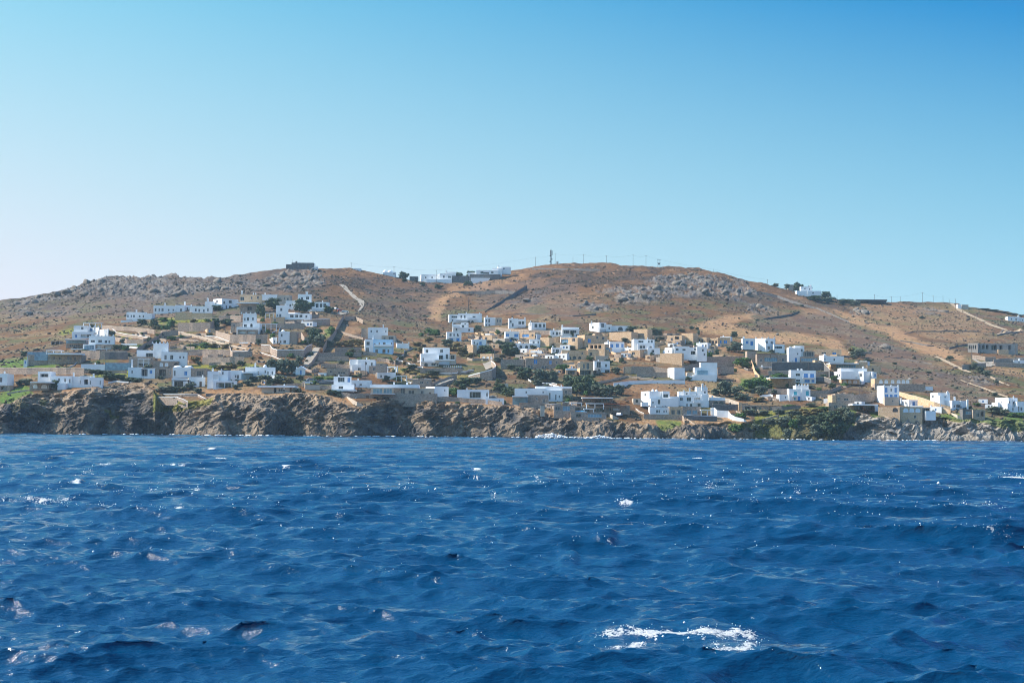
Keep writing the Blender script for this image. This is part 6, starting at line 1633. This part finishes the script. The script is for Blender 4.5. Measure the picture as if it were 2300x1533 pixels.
# folded parasols
for lab, x in (('left of two tall folded white parasols on the pergola terrace', 716), ('right of two tall folded white parasols on the pergola terrace', 738)):
    u, vt = C3(x, 924); _, vb = C3(x, 990); d = float(D_at(u, vb)); X_ = float(ray(u, vt)[0]*d); zt, zb = zat(u, vt, d), zat(u, vb, d)
    root = empty('folded_parasol', Vector((X_, d, zb)), lab, 'parasol', 'folded parasols'); mb = MB(); mb.tube((X_, d, zb-.6), (X_, d, zt+.15), .06, .05); mb.build('pole', METAL, root)
    mb = MB(); n = 10; prof = [(zb+.6, .42), (zb+(zt-zb)*.35, .38), (zb+(zt-zb)*.7, .26), (zt, .06)]
    for (za, ra), (zb_, rb) in zip(prof, prof[1:]):
        for i in range(n):
            p0, p1 = [(X_+r_*(1+.18*(q % 2))*math.cos(q*2*math.pi/n), d+r_*(1+.18*(q % 2))*math.sin(q*2*math.pi/n)) for r_ in (1,) for q in (i, (i+1) % n)][:2]
            k = lambda p, r_, zz: (X_+(p[0]-X_)*r_, d+(p[1]-d)*r_, zz); mb.face([k(p0, ra, za), k(p1, ra, za), k(p1, rb, zb_), k(p0, rb, zb_)])
    mb.build('canopy', CLOTH, root)
# parked cars
def car(label, cr, x, y, col, rz=0.):
    u, v = cr(x, y); g = ground(u, v); d = float(g[1]); X_, z = float(g[0]), float(g[2])+.35
    root = empty('parked_car', Vector((X_, d, z)), label, 'car', 'parked cars')
    cs, sn = math.cos(rz), math.sin(rz); T_ = lambda a, b, c: (X_+a*cs-b*sn, d+a*sn+b*cs, z+c)
    mb = MB(); pr = [(-2.1, .35), (2.1, .35), (2.12, .75), (1.9, .88), (1.0, .95), (.55, 1.42), (-1.2, 1.45), (-1.9, .98), (-2.12, .85)]
    A = [T_(a, -.85, c) for a, c in pr]; B_ = [T_(a, .85, c) for a, c in pr]; mb.face(A); mb.face(B_[::-1])
    for i in range(len(pr)): j = (i+1) % len(pr); mb.face([A[j], A[i], B_[i], B_[j]])
    mb.build('body', col, root)
    mb = MB(); q = [(-1.55, 1.0), (.85, .99), (.48, 1.36), (-1.15, 1.39)]; mb.face([T_(a, -.856, c) for a, c in q]); mb.face([T_(a, .856, c) for a, c in q][::-1]); mb.build('side_window', GLASS, root)
    for a in (-1.35, 1.3):
        for b in (-.8, .8):
            mb = MB(); mb.tube(T_(a, b-.1, .32), T_(a, b+.1, .32), .32, .32, 12); mb.build('wheel', METAL, root)
CARP = mat('white_car_paint', (.75, .75, .75), .3, .5); CARR = mat('red_car_paint', (.40, .06, .04), .3, .5); CARG = mat('grey_car_paint', (.25, .27, .30), .3, .5)
car('white car parked on the hilltop road end', C3, 288, 468, CARP, .1); car('small red car beside the white car on the hilltop road', C3, 250, 462, CARR, .4); car('white car parked by the glazed upper house', C3, 212, 446, CARP, 1.2)
car('white car in the yard below the chapel', C2, 1308, 1092, CARP); car('grey car behind the beige yard wall', C2, 1340, 1066, CARG, .3); car('white car between the two long white coast houses', C4, 60, 1106, CARP, .1); car('white car on the shore drive right of the beach bar', C4, 1500, 1290, CARP, 1.3); car('grey car parked near the long white coast house', C3, 1205, 1182, CARG, .2)
# blue boat cover on the shore terrace
u, v = C4(1152, 1258); d = float(D_at(u, v)) - 5; X0 = float(ray(C4(1086, 0)[0], v)[0]*d); X1 = float(ray(C4(1220, 0)[0], v)[0]*d); zt, zb = zat(u, C4(0, 1240)[1], d), zat(u, v, d)
root = empty('covered_boat', Vector(((X0+X1)/2, d, zb)), 'long boat under a bright blue cover beside the beach bar', 'boat'); xm = (X0+X1)/2; L_ = (X1-X0)/2
mb = MB(); sec = []
for i in range(13):
    t = -1 + 2*i/12; hw = 1.0*(1-abs(t)**3)+.08; sec.append([(xm+t*L_, d+hw*math.cos(a), zb+.25+(zt-zb)*(.72+.28*math.sin(a)*(1-t*t))) for a in [q*math.pi/6 for q in range(7)]])
for a, b in zip(sec, sec[1:]):
    for q in range(6): mb.face([a[q], a[q+1], b[q+1], b[q]])
mb.build('boat_cover', mat('blue_tarpaulin', (.03, .33, .62), .6, .3), root, True)
mb = MB()
for i in range(12):
    t0, t1 = -1+2*i/12, -1+2*(i+1)/12; w0, w1 = 1.0*(1-abs(t0)**3)+.06, 1.0*(1-abs(t1)**3)+.06; za = zb+.25+(zt-zb)*.72
    for s in (-1, 1): mb.face([(xm+t0*L_, d+s*w0, za), (xm+t1*L_, d+s*w1, za), (xm+t1*L_*.9, d+s*w1*.3, zb-.6), (xm+t0*L_*.9, d+s*w0*.3, zb-.6)][::s])
mb.build('hull', WHITE, root)
# ================================================================== scrub, boulders, surf
def ico(sub):
    import bmesh
    bm = bmesh.new(); bmesh.ops.create_icosphere(bm, subdivisions=sub, radius=1); V = np.array([v.co[:] for v in bm.verts]); Fc = np.array([[v.index for v in f.verts] for f in bm.faces]); bm.free(); return V, Fc
IV, IF = ico(2)
def rock_shape(seed):
    r = np.random.default_rng(seed); V = IV.copy(); V = V*(1 + .35*vnoise(V[:, 0]*1.3+seed, V[:, 1]*1.3, V[:, 2]*1.3, s=seed % 50)[:, None])
    for _ in range(6):                                     # split faces
        nrm = r.normal(size=3); nrm /= np.linalg.norm(nrm); q = V @ nrm; c = r.uniform(.45, .8); V = V - np.maximum(q-c, 0)[:, None]*nrm
    return V*np.array([1.15, .95, .75])
ROCKS = [rock_shape(300+i) for i in range(7)]
ROCKM = mat('weathered_rock', (.15, .125, .10), .95, .1, var=(.235, .20, .16), scale=.7, detail=5, bump=.8, bscale=1.5, second=((.12, .11, .105), 1.2, .5, .65))
SCRM = mat('dry_scrub', (.10, .075, .058), .95, .1, var=(.15, .105, .07), scale=.08, detail=4, second=((.065, .066, .042), .05, .5, .62))
cell = np.arange(n_cl*0+n_cl, n_cl+n_up-2)
sub_rock = ROCK[n_cl:n_cl+n_up-2]; sub_rky = rocky[n_cl:n_cl+n_up-2]
def pick(wt, n, r):
    w_ = wt.ravel().astype(float); w_ = w_/w_.sum(); k = r.choice(w_.size, n, p=w_); i, j = np.divmod(k, wt.shape[1]); return i+n_cl, j
area = (T[n_cl+1:n_cl+n_up-1, :, 1]-T[n_cl:n_cl+n_up-2, :, 1])*T[n_cl:n_cl+n_up-2, :, 1]
inview = ((us > -60) & (us < 2360))[None]
r = np.random.default_rng(77)
i_, j_ = pick(area*np.clip(sub_rock, 0, 1)*inview + area*.012*inview, 2600, r)
size = np.exp(r.normal(-.35, .55, len(i_))); order = np.argsort(-size*1000/TV[i_, j_, 1]*(.3+ROCK[i_, j_]))
BIG = order[:90]; REST = order[90:]
size[REST] = np.minimum(size[REST], 1.6)
size[BIG] = np.clip(size[BIG]*1.5, 1.4, 3.6)
zones = (('left', lambda u: u < 720, 'grey weathered boulder among the rocks of the left hillside', 'boulders of the left hillside'), ('mid', lambda u: u < 1250, 'grey boulder in the brown saddle scrub', 'boulders of the saddle'),
         ('hill', lambda u: u < 1760, 'pale grey boulder in the rocky crown of the central hill', 'boulders of the central hill'), ('right', lambda u: True, 'grey boulder scattered on the right slope', 'boulders of the right slope'))
RMESH = []
for q, V in enumerate(ROCKS):
    me = np_mesh('boulder', V, IF); me.materials.append(ROCKM); RMESH.append(me)
for k in BIG:
    u = us[j_[k]]; p = TV[i_[k], j_[k]]; o = bpy.data.objects.new('boulder', RMESH[k % 7]); COL.objects.link(o); s = size[k]
    o.location = (p[0], p[1]-.2, p[2]+s*.12); o.scale = (s, s, s*r.uniform(.7, 1.1)); o.rotation_euler = (r.normal()*.25, r.normal()*.25, r.uniform(0, 6.28))
    for _, fn, lab, gr in zones:
        if fn(u): tag(o, lab, 'boulder', gr, 'thing'); break
def scatter(name, label, cat, shapes, faces, pos, sz, m, lift, flat):
    Vs, Fs = [], []; n0 = 0
    for q in range(len(pos)):
        V = shapes[q % len(shapes)]; a = r.uniform(0, 6.283); c, s = math.cos(a), math.sin(a)
        W = V*sz[q]*np.array([1, 1, flat]); W = np.stack([W[:, 0]*c-W[:, 1]*s, W[:, 0]*s+W[:, 1]*c, W[:, 2]], 1) + pos[q] + np.array([0, 0, lift*sz[q]])
        Vs.append(W); Fs.append(faces + n0); n0 += len(V)
    o = link(name, np_mesh(name, np.concatenate(Vs), np.concatenate(Fs)), None, [m]); tag(o, label, cat, None, 'stuff'); return o
scatter('rubble', 'loose grey stones strewn over the rocky hillsides', 'stones', ROCKS, IF, TV[i_[REST], j_[REST]], size[REST]*.8, ROCKM, .15, .9)
I1V, I1F = ico(1)
SH = []
for q in range(6):
    V = I1V*(1+.45*vnoise(I1V[:, 0]*2+q*9, I1V[:, 1]*2, I1V[:, 2]*2, s=q)[:, None]); SH.append(V)
sv = village[n_cl:n_cl+n_up-2]
patch = smooth(.38, .62, n2[n_cl:n_cl+n_up-2]*.6 + n1[n_cl:n_cl+n_up-2]*.4)
i2, j2 = pick(area*inview*(1-.45*sv)*(.06+patch**2)*(1-.5*np.clip(sub_rock, 0, 1))*(1-straw[n_cl:n_cl+n_up-2]*.8), 30000, r)
scatter('scrub', 'low dry brown scrub covering the hillside', 'scrub', SH, I1F, TV[i2, j2] + np.stack([r.normal(0, .5, len(i2)), r.normal(0, 1.5, len(i2)), 0*i2], 1), np.exp(r.normal(-1.05, .5, len(i2))), SCRM, .1, .62)
# rocks awash along the shore, and the surf round them
surf_v, surf_f = [], []
FO = mat('sea_foam', (.82, .83, .83), .7, .3, var=(.74, .77, .79), scale=.8, detail=5)
mb = MB(); r2 = random.Random(3)
shore_y = {}
def shoreline(u):
    j = int(np.clip((u-us[0])/(us[-1]-us[0])*(NC-1), 0, NC-1)); zc_ = TV[:n_cl, j, 2]; i = int(np.argmax(zc_ > .25)); return TV[i, j]
SV, SF, ns = [], [], 0
def puff(c, s, fl):
    global ns
    V = I1V*(1+.5*vnoise(I1V[:, 0]*2+c[0], I1V[:, 1]*2, I1V[:, 2]*2)[:, None])*np.array([s*1.6, s, s*fl]) + np.array(c); SV.append(V); SF.append(I1F+ns); ns += len(V)
for u0, u1, n, hmax in ((0, 100, 16, .25), (100, 330, 26, .25), (330, 480, 16, .35), (455, 650, 60, .5), (650, 900, 40, .3), (900, 1200, 36, .3), (1205, 1275, 150, 1.9), (1275, 1325, 24, .7), (1325, 1372, 90, 1.2), (1372, 1500, 30, .4), (1500, 1700, 30, .35), (1700, 1900, 24, .3), (1900, 2300, 60, .35)):
    for _ in range(n):
        u = r2.uniform(u0, u1); p = shoreline(u); t = 1-abs((u-(u0+u1)/2)/((u1-u0)/2)); hh = hmax*(.25+.75*t)*r2.random() if hmax > 1 else hmax*r2.random()*.5
        s = r2.uniform(.25, .7)*(.5 if hmax > 1 else .8); puff((p[0]+r2.gauss(0, .3), p[1]-r2.uniform(.5, 3.0), .15+hh), s, .5 if hmax < 1 else .9)
o = link('surf', np_mesh('surf', np.concatenate(SV), np.concatenate(SF)), None, [FO]); tag(o, 'white surf breaking along the rocky shore', 'surf', None, 'stuff')
# ================================================================== the air
hx = MB(); hx.prism([(-2800, -200), (2800, -200), (2800, 3400), (-2800, 3400)], -30, 260)
hm = bpy.data.materials.new('haze'); hm.use_nodes = True; n = hm.node_tree.nodes; n.remove(n['Principled BSDF'])
pv = n.new('ShaderNodeVolumePrincipled'); pv.inputs['Color'].default_value = (.55, .80, 1, 1); pv.inputs['Density'].default_value = .00009; pv.inputs['Anisotropy'].default_value = 0.
hm.node_tree.links.new(pv.outputs[0], n['Material Output'].inputs['Volume'])
ho = hx.build('haze', hm); tag(ho, 'thin bluish summer haze over sea and hillside', 'haze', None, 'stuff')
SC.cycles.volume_bounces = 0
